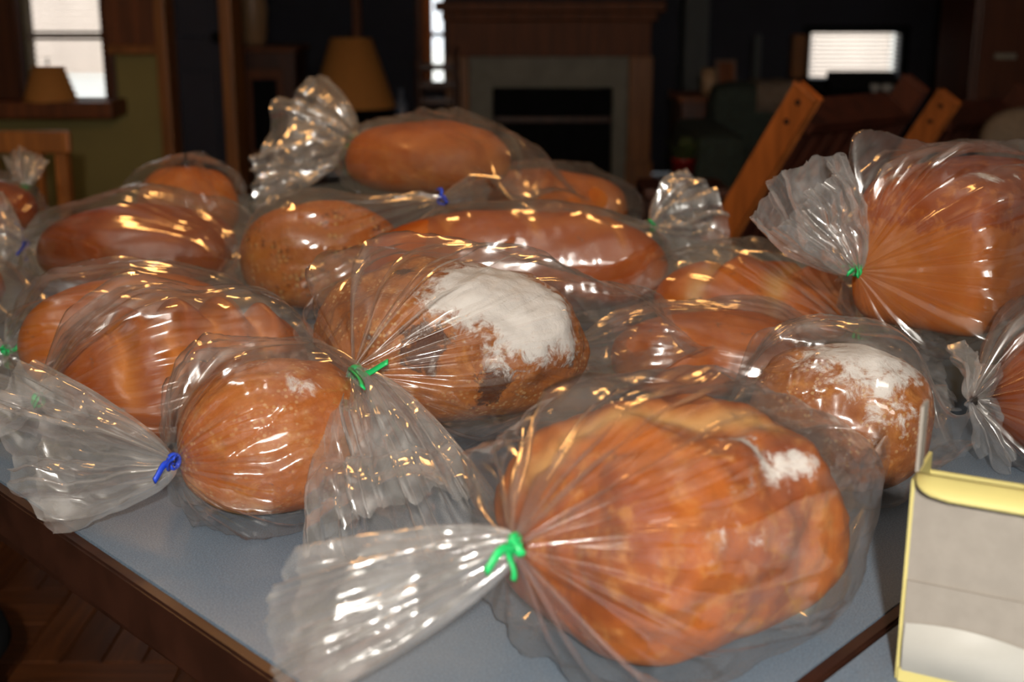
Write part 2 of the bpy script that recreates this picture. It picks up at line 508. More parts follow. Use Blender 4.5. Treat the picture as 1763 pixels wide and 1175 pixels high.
# light wooden strips beside the far window and the narrow window
struct(box('trim_7', (Xy(1362, 8.7), 8.7, Zy(135, 8.7)), (Xy(1384, 8.7), 8.79, Zy(60, 8.7)), M_WOOD, bevel=0.005))
struct(box('trim_8', (Xy(1296, 8.7), 8.7, Zy(135, 8.7)), (Xy(1308, 8.7), 8.79, Zy(60, 8.7)), M_GREYW, bevel=0.005))
struct(box('trim_9', (Xy(610, 8.7), 8.7, 0.5), (Xy(624, 8.7), 8.79, 2.1), M_WOODM, bevel=0.005))
struct(box('trim_10', (Xy(720, 8.7), 8.72, Zy(146, 8.7)), (Xy(731, 8.7), 8.82, 2.0), M_WOODM, bevel=0.005))

# what stands outside: pale house fronts and sunlit snow, seen through the blinds
M_SIDING = plain('pale_house_siding', (0.72, 0.60, 0.52), 0.8, 0.06, 2)
M_SNOW = plain('sunlit_pale_paving', (0.85, 0.85, 0.80), 0.9, 0.05, 2)
M_LAWN = plain('dry_grass_verge', (0.42, 0.46, 0.22), 0.9, 0.2, 6)
gr = struct(box('ground_outside', (-30, RY1 + 0.4, -0.6), (30, 45, -0.5), M_SNOW))
lw = tag(box('grass_verge', (-16, 14, -0.5), (12, 19, -0.42), M_LAWN, bevel=0.03), 'strip of dry grass outside beyond the windows', 'grass')
hs = tag(empty('neighbour_house', (-8, 30, -0.5)), 'pale neighbouring house seen through the left window blind', 'house')
box('house_wall', (-7, 0, 0), (5, 6, 3.2), M_SIDING, hs, 0.02)
box('corner_post', (-0.2, -0.05, 0), (0.25, 0.0, 3.2), M_WHITE, hs, 0.01)
for xx in (-4.5, 2.0): box('house_window', (xx, -0.05, 1.0), (xx + 1.1, 0.0, 2.2), M_BLACK, hs, 0.01)
bm = bmesh.new()
vs = [bm.verts.new(c) for c in ((-7.3, -.3, 3.2), (5.3, -.3, 3.2), (5.3, 6.3, 3.2), (-7.3, 6.3, 3.2), (-7.3, 3, 5), (5.3, 3, 5))]
for f in ((0, 1, 5, 4), (2, 3, 4, 5), (0, 4, 3), (1, 2, 5), (0, 3, 2, 1)): bm.faces.new([vs[i] for i in f])
bm_obj('house_roof', bm, M_SIDING, hs)
gh = tag(empty('garage', (9.5, 26, -0.5)), 'pale garage seen through the far right window', 'garage')
box('garage_wall', (-3.5, 0, 0), (3.5, 5, 1.9), M_SIDING, gh, 0.02)
box('garage_door', (-2.0, -0.05, 0), (0.8, 0.0, 1.6), M_WHITE, gh, 0.01)
box('garage_roof', (-3.8, -.3, 1.9), (3.8, 5.3, 2.15), M_WHITE, gh, 0.02)

_bm = bmesh.new()
_c = [(-1.74, YL + .12), (-1.64, YL + .12), (XRET + .02, RY1 + .1), (XRET - .1, RY1 + .1)]
_lo = [_bm.verts.new((x, y, 0)) for x, y in _c]; _hi = [_bm.verts.new((x, y, RZ)) for x, y in _c]
_bm.faces.new(_lo); _bm.faces.new(_hi)
for _i in range(4): _bm.faces.new((_lo[_i], _lo[(_i + 1) % 4], _hi[(_i + 1) % 4], _hi[_i]))
bmesh.ops.recalc_face_normals(_bm, faces=_bm.faces)
struct(bm_obj('wall_left_return', _bm, M_NAVY))

# ================================================================== FIREPLACE
YF = 8.25
fp = tag(empty('fireplace', (Xy(945, YF), YF, 0)), 'oak mantel fireplace with grey slate surround and black firebox', 'fireplace')
fx = lambda u: Xy(u, YF) - fp.location.x
fz = lambda v: Zy(v, YF)
dpt = RY1 - YF
box('chimney_breast', (fx(768), 0.10, 0), (fx(1122), dpt - 0.005, RZ - 0.01), M_NAVY, fp)
box('mantel_shelf', (fx(752), -0.14, fz(20)), (fx(1138), 0.12, fz(2)), M_WOODM, fp, 0.012)
box('mantel_moulding', (fx(762), -0.09, fz(36)), (fx(1128), 0.11, fz(20)), M_WOODM, fp, 0.015)
box('frieze_board', (fx(772), -0.03, fz(97)), (fx(1118), 0.11, fz(36)), M_WOODM, fp, 0.006)
for a, b in ((768, 808), (1082, 1122)):
    lg = box('mantel_leg', (fx(a), -0.04, 0), (fx(b), 0.11, fz(97)), M_WOOD, fp, 0.006)
    box('leg_plinth', (fx(a) - .012, -0.055, 0), (fx(b) + .012, -0.03, 0.16), M_WOOD, lg, 0.005)
box('surround_slab', (fx(808), 0.03, fz(152)), (fx(1082), 0.11, fz(97)), M_SLATE, fp, 0.003)
for a, b in ((808, 848), (1056, 1082)): box('surround_slab', (fx(a), 0.03, 0), (fx(b), 0.11, fz(152)), M_SLATE, fp, 0.003)
box('firebox', (fx(848), 0.085, 0), (fx(1056), 0.11, fz(152)), M_BLACK, fp)
box('fire_screen_bar', (fx(850), 0.055, fz(212)), (fx(1054), 0.085, fz(203)), M_WOODD, fp, 0.003)

# ================================================================== FURNITURE BEHIND


def lamp(y, u0, u1, ut0, ut1, vt, vb, label, ztab):
    cx = Xy((u0 + u1) / 2, y); r1 = (Xy(u1, y) - Xy(u0, y)) / 2; r0 = (Xy(ut1, y) - Xy(ut0, y)) / 2
    zb, zt = Zy(vb, y), Zy(vt, y)
    o = tag(empty('table_lamp', (cx, y, ztab)), label, 'lamp')
    zb -= ztab; zt -= ztab
    sh = lathe('lamp_shade', [(r1, zb), (r0, zt), (r0 - .004, zt), (r1 - .004, zb), (r1, zb)], M_SHADE, o, 40)
    lathe('shade_trim', [(r1 + .002, zb), (r1 + .002, zb + .012), (r1 - .003, zb + .012), (r1 - .003, zb), (r1 + .002, zb)], M_SHADE, sh, 40)
    h = zb
    lathe('lamp_base', [(.001, 0), (.075, 0), (.075, .015), (.03, .03), (.05, h * .25), (.06, h * .45), (.03, h * .75), (.012, h * .85), (.012, h + .06), (.001, h + .06)], M_BLACK, o, 24)
    lathe('harp_finial', [(.003, zt - .12), (.003, zt + .01), (.008, zt + .02), (.004, zt + .035), (.001, zt + .04)], M_BLACK, o, 10)
    return o


def small_table(name, x, y, z, w, d, mat, label, cat='table'):
    o = tag(empty(name, (x, y, 0)), label, cat)
    box('table_top', (-w / 2, -d / 2, z - 0.03), (w / 2, d / 2, z), mat, o, 0.006)
    for sx in (-1, 1):
        for sy in (-1, 1):
            box('leg', (sx * (w / 2 - .04) - .02, sy * (d / 2 - .04) - .02, 0), (sx * (w / 2 - .04) + .02, sy * (d / 2 - .04) + .02, z - .03), mat, o, 0.003)
    return o


ylmp = YL - 0.12
tag(lamp(ylmp, 40, 131, 55, 108, 114, 174, 'small tan table lamp on the sill in front of the left window', Zy(176, YL - .24)), None)
small_table('end_table', Xy(607, 6.9), 6.9, 0.42, 0.5, 0.45, M_WOODD, 'dark end table under the larger tan lamp')
lamp(6.9, 533, 681, 562, 632, 66, 184, 'large tan cone shaded lamp behind the rear bread bag', 0.42)
# hutch with a pale vase
yh = 7.4
hu = tag(empty('hutch_cabinet', (Xy(455, yh), yh, 0)), 'dim brown hutch cabinet under the pale vase', 'cabinet')
hh = Zy(80, yh); hw_ = (Xy(510, yh) - Xy(402, yh)) / 2
box('cabinet_body', (-hw_, 0, 0), (hw_, 0.4, hh - 0.03), M_WOODD, hu, 0.005)
box('cabinet_top', (-hw_ - .02, -0.03, hh - 0.03), (hw_ + .02, 0.42, hh), M_WOODM, hu, 0.006)
dd = box('cabinet_door', (-hw_ * .55, -0.015, hh * 0.3), (hw_ * .6, 0, hh * 0.86), M_WOODM, hu, 0.005)
box('door_glass', (-hw_ * .38, -0.02, hh * 0.36), (hw_ * .42, -0.014, hh * 0.8), M_BLACK, dd, 0.002)
vz = tag(lathe('vase', [(.001, 0), (.055, 0), (.07, .02), (.085, .2), (.075, .36), (.06, .42), (.07, .46), (.062, .46), (.05, .42), (.06, .35)],
               plain('pale_tan_ceramic', (0.40, 0.24, 0.13), 0.4, 0.08, 6), None, 28, loc=(Xy(440, yh + .15), yh + .18, hh)), 'pale tan ceramic vase standing on the hutch', 'vase')
# blue-grey ornament beside the lamp
small_table('plant_stand', Xy(690, 7.15), 7.15, Zy(205, 7.15), 0.18, 0.18, M_WOODD, 'dark small stand right of the large lamp')
tag(lathe('glass_bottle', [(.001, 0), (.03, 0), (.034, .02), (.034, .08), (.012, .12), (.012, .16), (.016, .165), (.001, .165)],
          plain('blue_grey_glass', (0.16, 0.19, 0.26), 0.2, 0.1, 6), None, 20, loc=(Xy(690, 7.15), 7.15, Zy(205, 7.15))), 'blue grey bottle right of the large lamp shade', 'bottle')
# curtain at the narrow window: folded sheet
m, nt, out = new_mat('orange_tan_curtain'); g = G(nt)
tcx = g.noise(g.n('ShaderNodeTexCoord').outputs['Object'], 12, 3)
cc = g.mix(tcx, (0.80, 0.38, 0.17, 1), (0.90, 0.50, 0.26, 1))
mx = g.n('ShaderNodeMixShader', {0: 0.6, 1: g.n('ShaderNodeBsdfDiffuse', {0: cc}).outputs[0], 2: g.n('ShaderNodeBsdfTranslucent', {0: cc}).outputs[0]}).outputs[0]
nt.links.new(mx, out.inputs[0]); M_CURT = m


def curtain(u0, u1, y, z0, z1, label, mat):
    x0, x1 = Xy(u0, y), Xy(u1, y); n = 40
    V, F = [], []
    for i in range(2):
        for k in range(n):
            tt = k / (n - 1)
            V.append((x0 + (x1 - x0) * tt, y + 0.02 * sin(tt * 18), (z0, z1)[i]))
    o = mesh_np('curtain', np.array(V), grid_faces(2, n, False), mat)
    md = o.modifiers.new('thickness', 'SOLIDIFY'); md.thickness = 0.004
    return tag(o, label, 'curtain')


curtain(723, 746, 8.78, Zy(144, 8.78), 2.0, 'orange tan curtain hanging at the narrow window', M_CURT)
# carved dark chair left of the fireplace
ck = tag(empty('carved_chair', (Xy(752, 7.6), 7.6, 0)), 'dark carved wooden chair just left of the fireplace', 'chair')
for sx in (-1, 1):
    lathe('back_post', [(.001, 0), (.022, 0), (.02, .5), (.024, .7), (.016, .74), (.026, .8), (.012, .85), (.018, .88), (.001, .9)], M_WOODD, ck, 12, loc=(sx * .11, 0.1, -.06 + .06))
    box('front_leg', (sx * .11 - .018, -.3, 0), (sx * .11 + .018, -.265, .42), M_WOODD, ck, .004)
box('seat', (-.15, -.32, .42), (.15, .12, .46), M_WOODD, ck, .01)
for zz in (.56, .66, .76): box('back_rail', (-.11, .09, zz), (.11, .11, zz + .04), M_WOODD, ck, .004)

# sideboard, candle, frame
ys = 6.4; zsb = Zy(166, ys)
sb = tag(empty('sideboard', (Xy(1235, ys), ys, 0)), 'dark mahogany sideboard carrying the candle and picture frame', 'sideboard')
sw = (Xy(1302, ys) - Xy(1168, ys)) / 2
box('sideboard_top', (-sw, -0.02, zsb - 0.03), (sw, 0.4, zsb), M_WOODM, sb, 0.005)
box('sideboard_body', (-sw + .02, 0, 0.08), (sw - .02, 0.38, zsb - 0.03), M_WOODD, sb, 0.004)
for sx in (-1, 1):
    d_ = box('sideboard_door', (min(0.005 * sx, sx * (sw - .03)), -0.015, 0.12), (max(0.005 * sx, sx * (sw - .03)), 0, zsb - .06), M_WOODD, sb, .004)
    lathe('door_pull', [(.001, 0), (.012, .002), (.012, .012), (.006, .02), (.006, .03)], M_BLACK, d_, 12, loc=(sx * .03, -.03, zsb * .6)).rotation_euler = (radians(-90), 0, 0)
    box('foot', (sx * (sw - .06) - .02, .02, 0), (sx * (sw - .06) + .02, .06, .08), M_WOODD, sb)
cd = tag(empty('pillar_candle', (Xy(1221, ys + .1), ys + .12, zsb)), 'pale pillar candle on the dark sideboard', 'candle')
rc = (Xy(1234, ys) - Xy(1208, ys)) / 2; hc = Zy(118, ys + .1) - zsb
lathe('wax', [(.001, 0), (rc, 0), (rc, hc), (rc * .8, hc - .004), (.001, hc - .008)], plain('tan_wax', (0.42, 0.27, 0.16), 0.5, 0.05, 5), cd, 24)
lathe('wick', [(.0015, hc - .01), (.0015, hc + .012), (.0005, hc + .013)], M_BLACK, cd, 6)
pf = tag(empty('picture_frame', (Xy(1262, ys), ys + .16, zsb)), 'small leaning picture frame beside the candle', 'picture frame')
pf.rotation_euler = (radians(-12), 0, radians(12))
fw_, fh_ = (Xy(1281, ys) - Xy(1243, ys)) / 2, Zy(104, ys) - zsb
for a, b in (((-fw_, 0, 0), (-fw_ + .015, .015, fh_)), ((fw_ - .015, 0, 0), (fw_, .015, fh_)), ((-fw_ + .015, 0, 0), (fw_ - .015, .015, .015)), ((-fw_ + .015, 0, fh_ - .015), (fw_ - .015, .015, fh_))):
    box('frame_side', a, b, plain('taupe_frame', (0.16, 0.10, 0.075), 0.5), pf, .002)
box('photo', (-fw_ + .015, .006, .015), (fw_ - .015, .012, fh_ - .015), M_WOODM, pf)

# dark green armchair with a pale throw
ya = 5.6
M_UPH = plain('dark_green_upholstery', (0.030, 0.042, 0.034), 0.9, 0.25, 40)
ac = tag(empty('armchair', (Xy(1310, ya), ya, 0)), 'dark green upholstered armchair behind the slatted chairs', 'armchair')
aw = (Xy(1405, ya) - Xy(1218, ya)) / 2; zt = Zy(150, ya)
bk = box('backrest', (-aw * .72, 0.25, 0.35), (aw * 1.05, 0.5, zt), M_UPH, ac, 0.09)
box('seat_cushion', (-aw * .7, -0.35, 0.28), (aw * .95, 0.3, 0.46), M_UPH, ac, 0.05)
box('seat_base', (-aw * .95, -0.38, 0.08), (aw * 1.15, 0.45, 0.3), M_UPH, ac, 0.03)
for sx in (-1, 1):
    cxx = -aw * .95 if sx < 0 else aw * 1.15
    box('armrest', (cxx - .11, -0.4, 0.2), (cxx + .11, 0.42, 0.64), M_UPH, ac, 0.07)
    for yy in (-.33, .38): lathe('foot', [(.001, 0), (.02, 0), (.028, .085), (.001, .085)], M_WOODD, ac, 12, loc=(cxx, yy, 0))
prf = [(.243, zt - .13), (.240, zt - .05), (.250, zt - .01), (.285, zt + .006), (.375, zt + .008), (.465, zt + .006), (.50, zt - .01), (.510, zt - .05), (.507, zt - .16)]
V = []
for k in range(14):
    for yy, z_ in prf:
        q_ = k / 13; V.append((Xy(1322, ya) + (Xy(1402, ya) - Xy(1322, ya)) * q_, ya + yy + (.004 * sin(k * 1.3) if z_ < zt - .02 else 0) * (-1 if yy < .375 else 1), z_ + .004 * sin(k * .9)))
th = mesh_np('throw_blanket', np.array(V), grid_faces(14, len(prf), False), plain('pale_taupe_wool', (0.17, 0.125, 0.095), 0.95, 0.2, 60))
md = th.modifiers.new('thickness', 'SOLIDIFY'); md.thickness = 0.010; md.offset = 1
tag(th, 'pale taupe throw folded over the armchair back', 'blanket')
# red pot with a plant
yp = 4.3
zp0 = Zy(316, yp); zp1 = Zy(272, yp)
small_table('plant_table', Xy(1180, yp), yp, zp0, 0.28, 0.28, M_WOODD, 'low dark table under the red plant pot')
pt = tag(empty('potted_plant', (Xy(1181, yp), yp, zp0)), 'dim leafy plant in a red pot behind the pile', 'plant')
rp = (Xy(1203, yp) - Xy(1160, yp)) / 2
lathe('pot', [(.001, 0), (rp * .72, 0), (rp * .98, zp1 - zp0 - .012), (rp, zp1 - zp0 - .012), (rp, zp1 - zp0), (rp * .88, zp1 - zp0), (rp * .8, .02), (.001, .02)],
      plain('red_glazed_ceramic', (0.20, 0.012, 0.010), 0.35, 0.1, 6), pt, 28)
M_LEAF = plain('dull_green_leaf', (0.035, 0.050, 0.012), 0.6, 0.3, 30)
rnd = random.Random(3)
for k in range(16):
    a = rnd.uniform(0, 2 * pi); ln = rnd.uniform(.07, .12); up = rnd.uniform(.5, 1.3); V = []
    for i in range(6):
        t = i / 5; w = .016 * sin(pi * min(1, t * .9 + .08)); r = ln * t * cos(up) + .01; z = (zp1 - zp0) - .02 + ln * 1.2 * t * sin(up) - .03 * t * t
        for s in (-1, 0, 1): V.append((r * cos(a) - s * w * sin(a), r * sin(a) + s * w * cos(a), z + (.004 if s else 0)))
    mesh_np('leaf', np.array(V), grid_faces(6, 3, False), M_LEAF, pt)


# slatted reclining chairs
def slat_chair(u_top, v_top, y, label, ang=0.0, wid=0.46):
    top = at_y(u_top, v_top, y)
    lat = Vector((0.75, 0.66, 0)); fac = Vector((-0.66, 0.75, 0))
    seat_z = 0.36
    hgt = top[2] - seat_z; run = hgt * 0.64
    root = tag(empty('slatted_chair', (top[0], top[1], 0)), label, 'chair', 'slatted wooden chairs behind the pile')
    n0 = Vector((0, 0, top[2])); s0 = n0 + fac * run + Vector((0, 0, -hgt))
    rr = (s0 - n0).normalized()
    for k, off in enumerate((0.0, wid)):
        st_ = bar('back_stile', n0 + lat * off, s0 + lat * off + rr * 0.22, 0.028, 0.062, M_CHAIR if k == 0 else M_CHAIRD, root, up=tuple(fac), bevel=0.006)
        if k == 0:
            for q in (0.03, 0.085):
                pp_ = n0 + rr * q - lat * 0.0150
                b_ = lathe('bolt_cap', [(.001, -.002), (.007, -.002), (.007, .002), (.001, .002)], M_BLACK, st_, 12, loc=pp_)
                b_.rotation_euler = lat.to_track_quat('Z', 'Y').to_euler()
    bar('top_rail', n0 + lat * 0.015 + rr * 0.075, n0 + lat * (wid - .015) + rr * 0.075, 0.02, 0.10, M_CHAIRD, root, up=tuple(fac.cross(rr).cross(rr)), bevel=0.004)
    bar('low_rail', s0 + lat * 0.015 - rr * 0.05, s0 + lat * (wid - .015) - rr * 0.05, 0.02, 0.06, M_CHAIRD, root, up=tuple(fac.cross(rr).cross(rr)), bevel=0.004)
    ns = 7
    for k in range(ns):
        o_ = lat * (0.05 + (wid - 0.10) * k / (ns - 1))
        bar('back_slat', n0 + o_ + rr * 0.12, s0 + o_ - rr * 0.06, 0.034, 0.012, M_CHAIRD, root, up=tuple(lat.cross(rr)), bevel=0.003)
    fe = s0 + fac * 0.42 + Vector((0, 0, 0.03))
    for off in (0.0, wid):
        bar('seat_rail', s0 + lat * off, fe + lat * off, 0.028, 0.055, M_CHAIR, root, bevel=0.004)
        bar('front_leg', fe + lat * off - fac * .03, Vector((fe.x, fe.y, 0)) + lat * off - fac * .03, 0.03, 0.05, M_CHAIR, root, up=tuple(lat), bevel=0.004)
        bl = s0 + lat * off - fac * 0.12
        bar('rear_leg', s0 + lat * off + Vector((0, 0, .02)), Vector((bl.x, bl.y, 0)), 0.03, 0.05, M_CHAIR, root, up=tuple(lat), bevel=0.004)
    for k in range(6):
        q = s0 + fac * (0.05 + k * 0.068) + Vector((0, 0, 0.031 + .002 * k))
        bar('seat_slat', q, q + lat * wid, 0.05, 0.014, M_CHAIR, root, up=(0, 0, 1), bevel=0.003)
    return root


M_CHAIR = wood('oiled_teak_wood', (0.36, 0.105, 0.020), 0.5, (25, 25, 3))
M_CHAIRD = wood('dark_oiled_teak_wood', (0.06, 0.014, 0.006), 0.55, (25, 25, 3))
slat_chair(1391, 158, 3.05, 'slatted wooden chair with two dark bolts on its near stile')
slat_chair(1634, 168, 3.8, 'slatted wooden chair behind the sandwich loaf, partly hidden')

# left dining chair, its back to the window
yc = 3.6
dc = tag(empty('dining_chair', (Xy(40, yc), yc, 0)), 'honey wood dining chair with spindle back at left edge', 'chair')
zr = Zy(226, yc); xr_ = Xy(110, yc) - dc.location.x; xl_ = xr_ - 0.44
box('top_rail', (xl_, 0, zr - 0.062), (xr_, 0.028, zr), M_WOOD, dc, 0.006)
for xx in (xl_ + .03, xr_ - .03): bar('back_post', (xx, .03, zr - .05), (xx, -.0, 0.0), .035, .03, M_WOOD, dc, up=(0, 1, 0))
for k in range(5):
    xx = xl_ + .09 + k * (xr_ - xl_ - .18) / 4
    bar('spindle', (xx, .014, zr - .06), (xx, .01, .45), .02, .014, M_WOOD, dc, up=(0, 1, 0))
box('seat', (xl_, -.42, .42), (xr_, .03, .455), M_WOOD, dc, .01)
for xx in (xl_ + .03, xr_ - .03): bar('front_leg', (xx, -.38, .43), (xx, -.39, 0), .035, .035, M_WOOD, dc)
for zz in (.15, .25): bar('stretcher', (xl_ + .03, -.385, zz), (xr_ - .03, -.385, zz), .02, .02, M_WOOD, dc)

# low media unit with two cups under the far window, tall cabinet at the right
ym = 6.8
mu = tag(empty('media_cabinet', (Xy(1490, ym), ym, 0)), 'low black cabinet below the far right window', 'cabinet')
mz = Zy(160, ym); mw = (Xy(1548, ym) - Xy(1424, ym)) / 2
box('cabinet_body', (-mw, 0, 0.05), (mw, .4, mz), M_BLACK, mu, .006)
for sx in (-1, 1):
    d_ = box('cabinet_door', (min(.004 * sx, sx * (mw - .01)), -.016, .08), (max(.004 * sx, sx * (mw - .01)), 0, mz - .03), M_BLACK, mu, .004)
    box('handle', (sx * .03 - .006, -.03, mz * .5), (sx * .03 + .006, -.016, mz * .62), M_GREYW, d_, .002)
box('plinth', (-mw + .03, .03, 0), (mw - .03, .37, .05), M_BLACK, mu)
tag(box('speaker_bar', (Xy(1430, ym + .2), ym + .22, mz), (Xy(1545, ym + .2), ym + .32, Zy(124, ym + .2)), M_BLACK, None, .01), 'black box standing on the low cabinet under the window', 'speaker')
M_CUP = plain('white_china', (0.55, 0.54, 0.52), 0.3, 0.03, 5)
for uu, lb in ((1506, 'left of two small white cups on the low black cabinet'), (1527, 'right of two small white cups on the low black cabinet')):
    cu = tag(empty('cup', (Xy(uu, ym + .08), ym + .08, mz)), lb, 'cup', 'white cups on the low cabinet')
    lathe('cup_body', [(.001, 0), (.018, 0), (.026, .04), (.024, .04), (.016, .006), (.001, .006)], M_CUP, cu, 20)
    lathe('cup_handle', [(.012 + .003 * cos(a), .003 * sin(a)) for a in np.linspace(0, 2 * pi, 9)], M_CUP, cu, 14, loc=(.03, 0, .02)).rotation_euler = (radians(90), 0, 0)
yk = 6.2
tcb = tag(empty('tall_cabinet', (Xy(1760, yk), yk, 0)), 'tall dark cabinet at the far right edge', 'cabinet')
kx = Xy(1668, yk) - tcb.location.x
box('cabinet_body', (kx, 0, 0), (kx + 1.1, .5, 2.2), M_WOODD, tcb, .006)
for i in range(2):
    d_ = box('cabinet_door', (kx + .02 + i * .54, -.018, .06), (kx + .54 + i * .54, 0, 2.15), M_WOODD, tcb, .005)
    box('door_pull', (kx + .10 + i * .54, -.035, Zy(101, yk)), (kx + .20 + i * .54, -.018, Zy(92, yk)), M_SLATE, d_, .003)
# beige cushion on the second chair's far side
cz = at_y(1750, 262, 3.75)
bm = bmesh.new(); bmesh.ops.create_uvsphere(bm, u_segments=28, v_segments=16, radius=1)
for v in bm.verts:
    c = v.co; p_ = 3.0
    k = (abs(c.x) ** p_ + abs(c.y) ** p_ + abs(c.z) ** p_) ** (-1 / p_)
    v.co = Vector((c.x * k * .17, c.y * k * .06, c.z * k * .13))
cu_ = bm_obj('cushion', bm, plain('beige_cushion_cloth', (0.17, 0.125, 0.085), 0.95, 0.12, 90), None, True)
cst = small_table('bench', cz[0] + .06, cz[1], cz[2] - .13, .6, .4, M_WOODD, 'dark bench under the beige cushion at right edge', 'bench')
cu_.location = (cz[0] + .06, cz[1], cz[2]); tag(cu_, 'beige cushion at the right edge behind the slatted chair', 'cushion')

# dark round stool on the floor by the left edge
sp = at_y(-28, 905, 1.75)
so = tag(empty('round_stool', (sp[0] - .1, 1.62, 0)), 'dark round stool on the floor at the left edge', 'stool')
szh = 0.30
lathe('seat', [(.001, szh - .035), (.15, szh - .035), (.165, szh - .02), (.16, szh), (.14, szh + .005), (.001, szh + .004)], M_BLACK, so, 40)
for k in range(4):
    a = k * pi / 2 + .5
    bar('leg', (.11 * cos(a), .11 * sin(a), szh - .03), (.15 * cos(a), .15 * sin(a), 0), .025, .025, M_BLACK, so)

# ================================================================== TABLES
A_, B_ = at_z(100, 893, 0)[:2], at_z(500, 1160, 0)[:2]
C_, D_ = at_z(1385, 1160, 0)[:2], at_z(1545, 1040, 0)[:2]
dl = (A_ - B_) / np.linalg.norm(A_ - B_); drr = (D_ - C_) / np.linalg.norm(D_ - C_)
# near corner where the two edges meet
k_ = np.linalg.solve(np.array([dl, -drr]).T, C_ - B_)
K = B_ + dl * k_[0]
LL, LR = 1.98, 1.4
M_LAM = laminate_mat(); M_EDGE = wood('dark_walnut_edge', (0.034, 0.012, 0.007), 0.4, (20, 20, 20))


def prism(name, pts, z0, z1, mat, parent=None, bevel=0.0):
    bm = bmesh.new()
    lo = [bm.verts.new((float(x), float(y), z0)) for x, y in pts]; hi = [bm.verts.new((float(x), float(y), z1)) for x, y in pts]
    n = len(pts); bm.faces.new(lo[::-1]); bm.faces.new(hi)
    for i in range(n): bm.faces.new((lo[i], lo[(i + 1) % n], hi[(i + 1) % n], hi[i]))
    bmesh.ops.recalc_face_normals(bm, faces=bm.faces)
    if bevel: bmesh.ops.bevel(bm, geom=bm.edges[:], offset=bevel, segments=2, affect='EDGES')
    return bm_obj(name, bm, mat, parent)


tb = tag(empty('table', (K[0], K[1], 0)), 'grey laminate table with dark wood edge carrying the bread', 'table')
P4 = [np.zeros(2), drr * LR, drr * LR + dl * LL, dl * LL]
prism('table_top', P4, TABLE - 0.028, TABLE, M_LAM, tb)
nl = np.array([-dl[1], dl[0]]); nl = nl if nl @ drr < 0 else -nl          # outward across the left edge
nr = np.array([-drr[1], drr[0]]); nr = nr if nr @ dl < 0 else -nr         # outward across the right edge
eb = 0.012
prism('edge_band', [np.zeros(2), dl * LL, dl * LL + nl * eb, nl * eb], TABLE - 0.045, TABLE - 0.001, M_EDGE, tb, 0.002)
prism('edge_band', [np.zeros(2), drr * LR, drr * LR + nr * eb, nr * eb], TABLE - 0.045, TABLE + 0.0005, M_EDGE, tb, 0.002)
ins = 0.02
prism('apron', [drr * .03 + dl * .02 - nl * ins, dl * (LL - .02) - nl * ins, dl * (LL - .02) - nl * (ins + .02), drr * .03 + dl * .02 - nl * (ins + .02)], TABLE - 0.11, TABLE - 0.028, M_EDGE, tb)
for q in (drr * .08 + dl * .08, drr * (LR - .08) + dl * .08, drr * (LR - .08) + dl * (LL - .08), drr * .08 + dl * (LL - .08)):
    box('leg', (q[0] - .035, q[1] - .035, 0), (q[0] + .035, q[1] + .035, TABLE - .028), M_EDGE, tb, .005)
# second top butted against it on the right
t2 = tag(empty('side_table', (K[0], K[1], 0)), 'second grey tabletop butted against the table, under the carton', 'table')
o0 = nr * (eb + 0.002)
prism('table_top', [o0 - dl * 0 + drr * (-.1), o0 + drr * 1.3, o0 + drr * 1.3 + nr * .7, o0 + drr * (-.1) + nr * .7], TABLE - 0.03, TABLE - 0.001, M_LAM, t2)
for q in (o0 + drr * .0 + nr * .06, o0 + drr * 1.2 + nr * .06, o0 + drr * 1.2 + nr * .62, o0 + nr * .62):
    box('leg', (q[0] - .03, q[1] - .03, 0), (q[0] + .03, q[1] + .03, TABLE - .03), M_EDGE, t2, .005)

# ================================================================== CARTON
M_BOARD = plain('grey_paperboard', (0.30, 0.27, 0.235), 0.85, 0.06, 60, bump=0.05)
M_YEL = plain('pale_yellow_printed_board', (0.62, 0.54, 0.20), 0.55, 0.05, 12)
M_PAPER = plain('white_paper', (0.72, 0.68, 0.64), 0.8, 0.04, 20)
M_TAPE = plain('milky_tape_film', (0.43, 0.42, 0.385), 0.28, 0.05, 14)
bl_, br_ = at_t(1578, 806, 0.78), at_t(1850, 850, 0.74)
bx0 = np.array([bl_[0], bl_[1]]); bdir = np.array([br_[0], br_[1]]) - bx0; bdir /= np.linalg.norm(bdir)
ctn = tag(empty('carton', (bx0[0], bx0[1], TABLE)), 'grey paperboard carton with pale yellow flaps at the right front', 'box')
ctn.rotation_euler = (0, 0, math.atan2(bdir[1], bdir[0]))
hz_ = bl_[2] - TABLE - 0.004
wd_, dp_ = 0.26, 0.055
box('front_panel', (0, 0, 0.0), (wd_, 0.0025, hz_), M_BOARD, ctn)
box('back_panel', (0, dp_, 0.0), (wd_, dp_ + .002, hz_ - .016), M_YEL, ctn)
box('side_panel', (-.0022, 0, 0.0), (0, dp_ + .002, hz_ - .004), M_YEL, ctn)
box('side_panel', (wd_, 0, 0.0), (wd_ + .0022, dp_ + .002, hz_ - .004), M_YEL, ctn)
box('base_panel', (0, .0025, 0.0), (wd_, dp_, 0.002), M_BOARD, ctn)
# upright side tuck flap, edge on to the camera
prism('tuck_flap', [(-.0012, .004), (.0008, .004), (.0008, .020), (-.0012, .020)], hz_, hz_ + .042, M_BOARD, ctn)
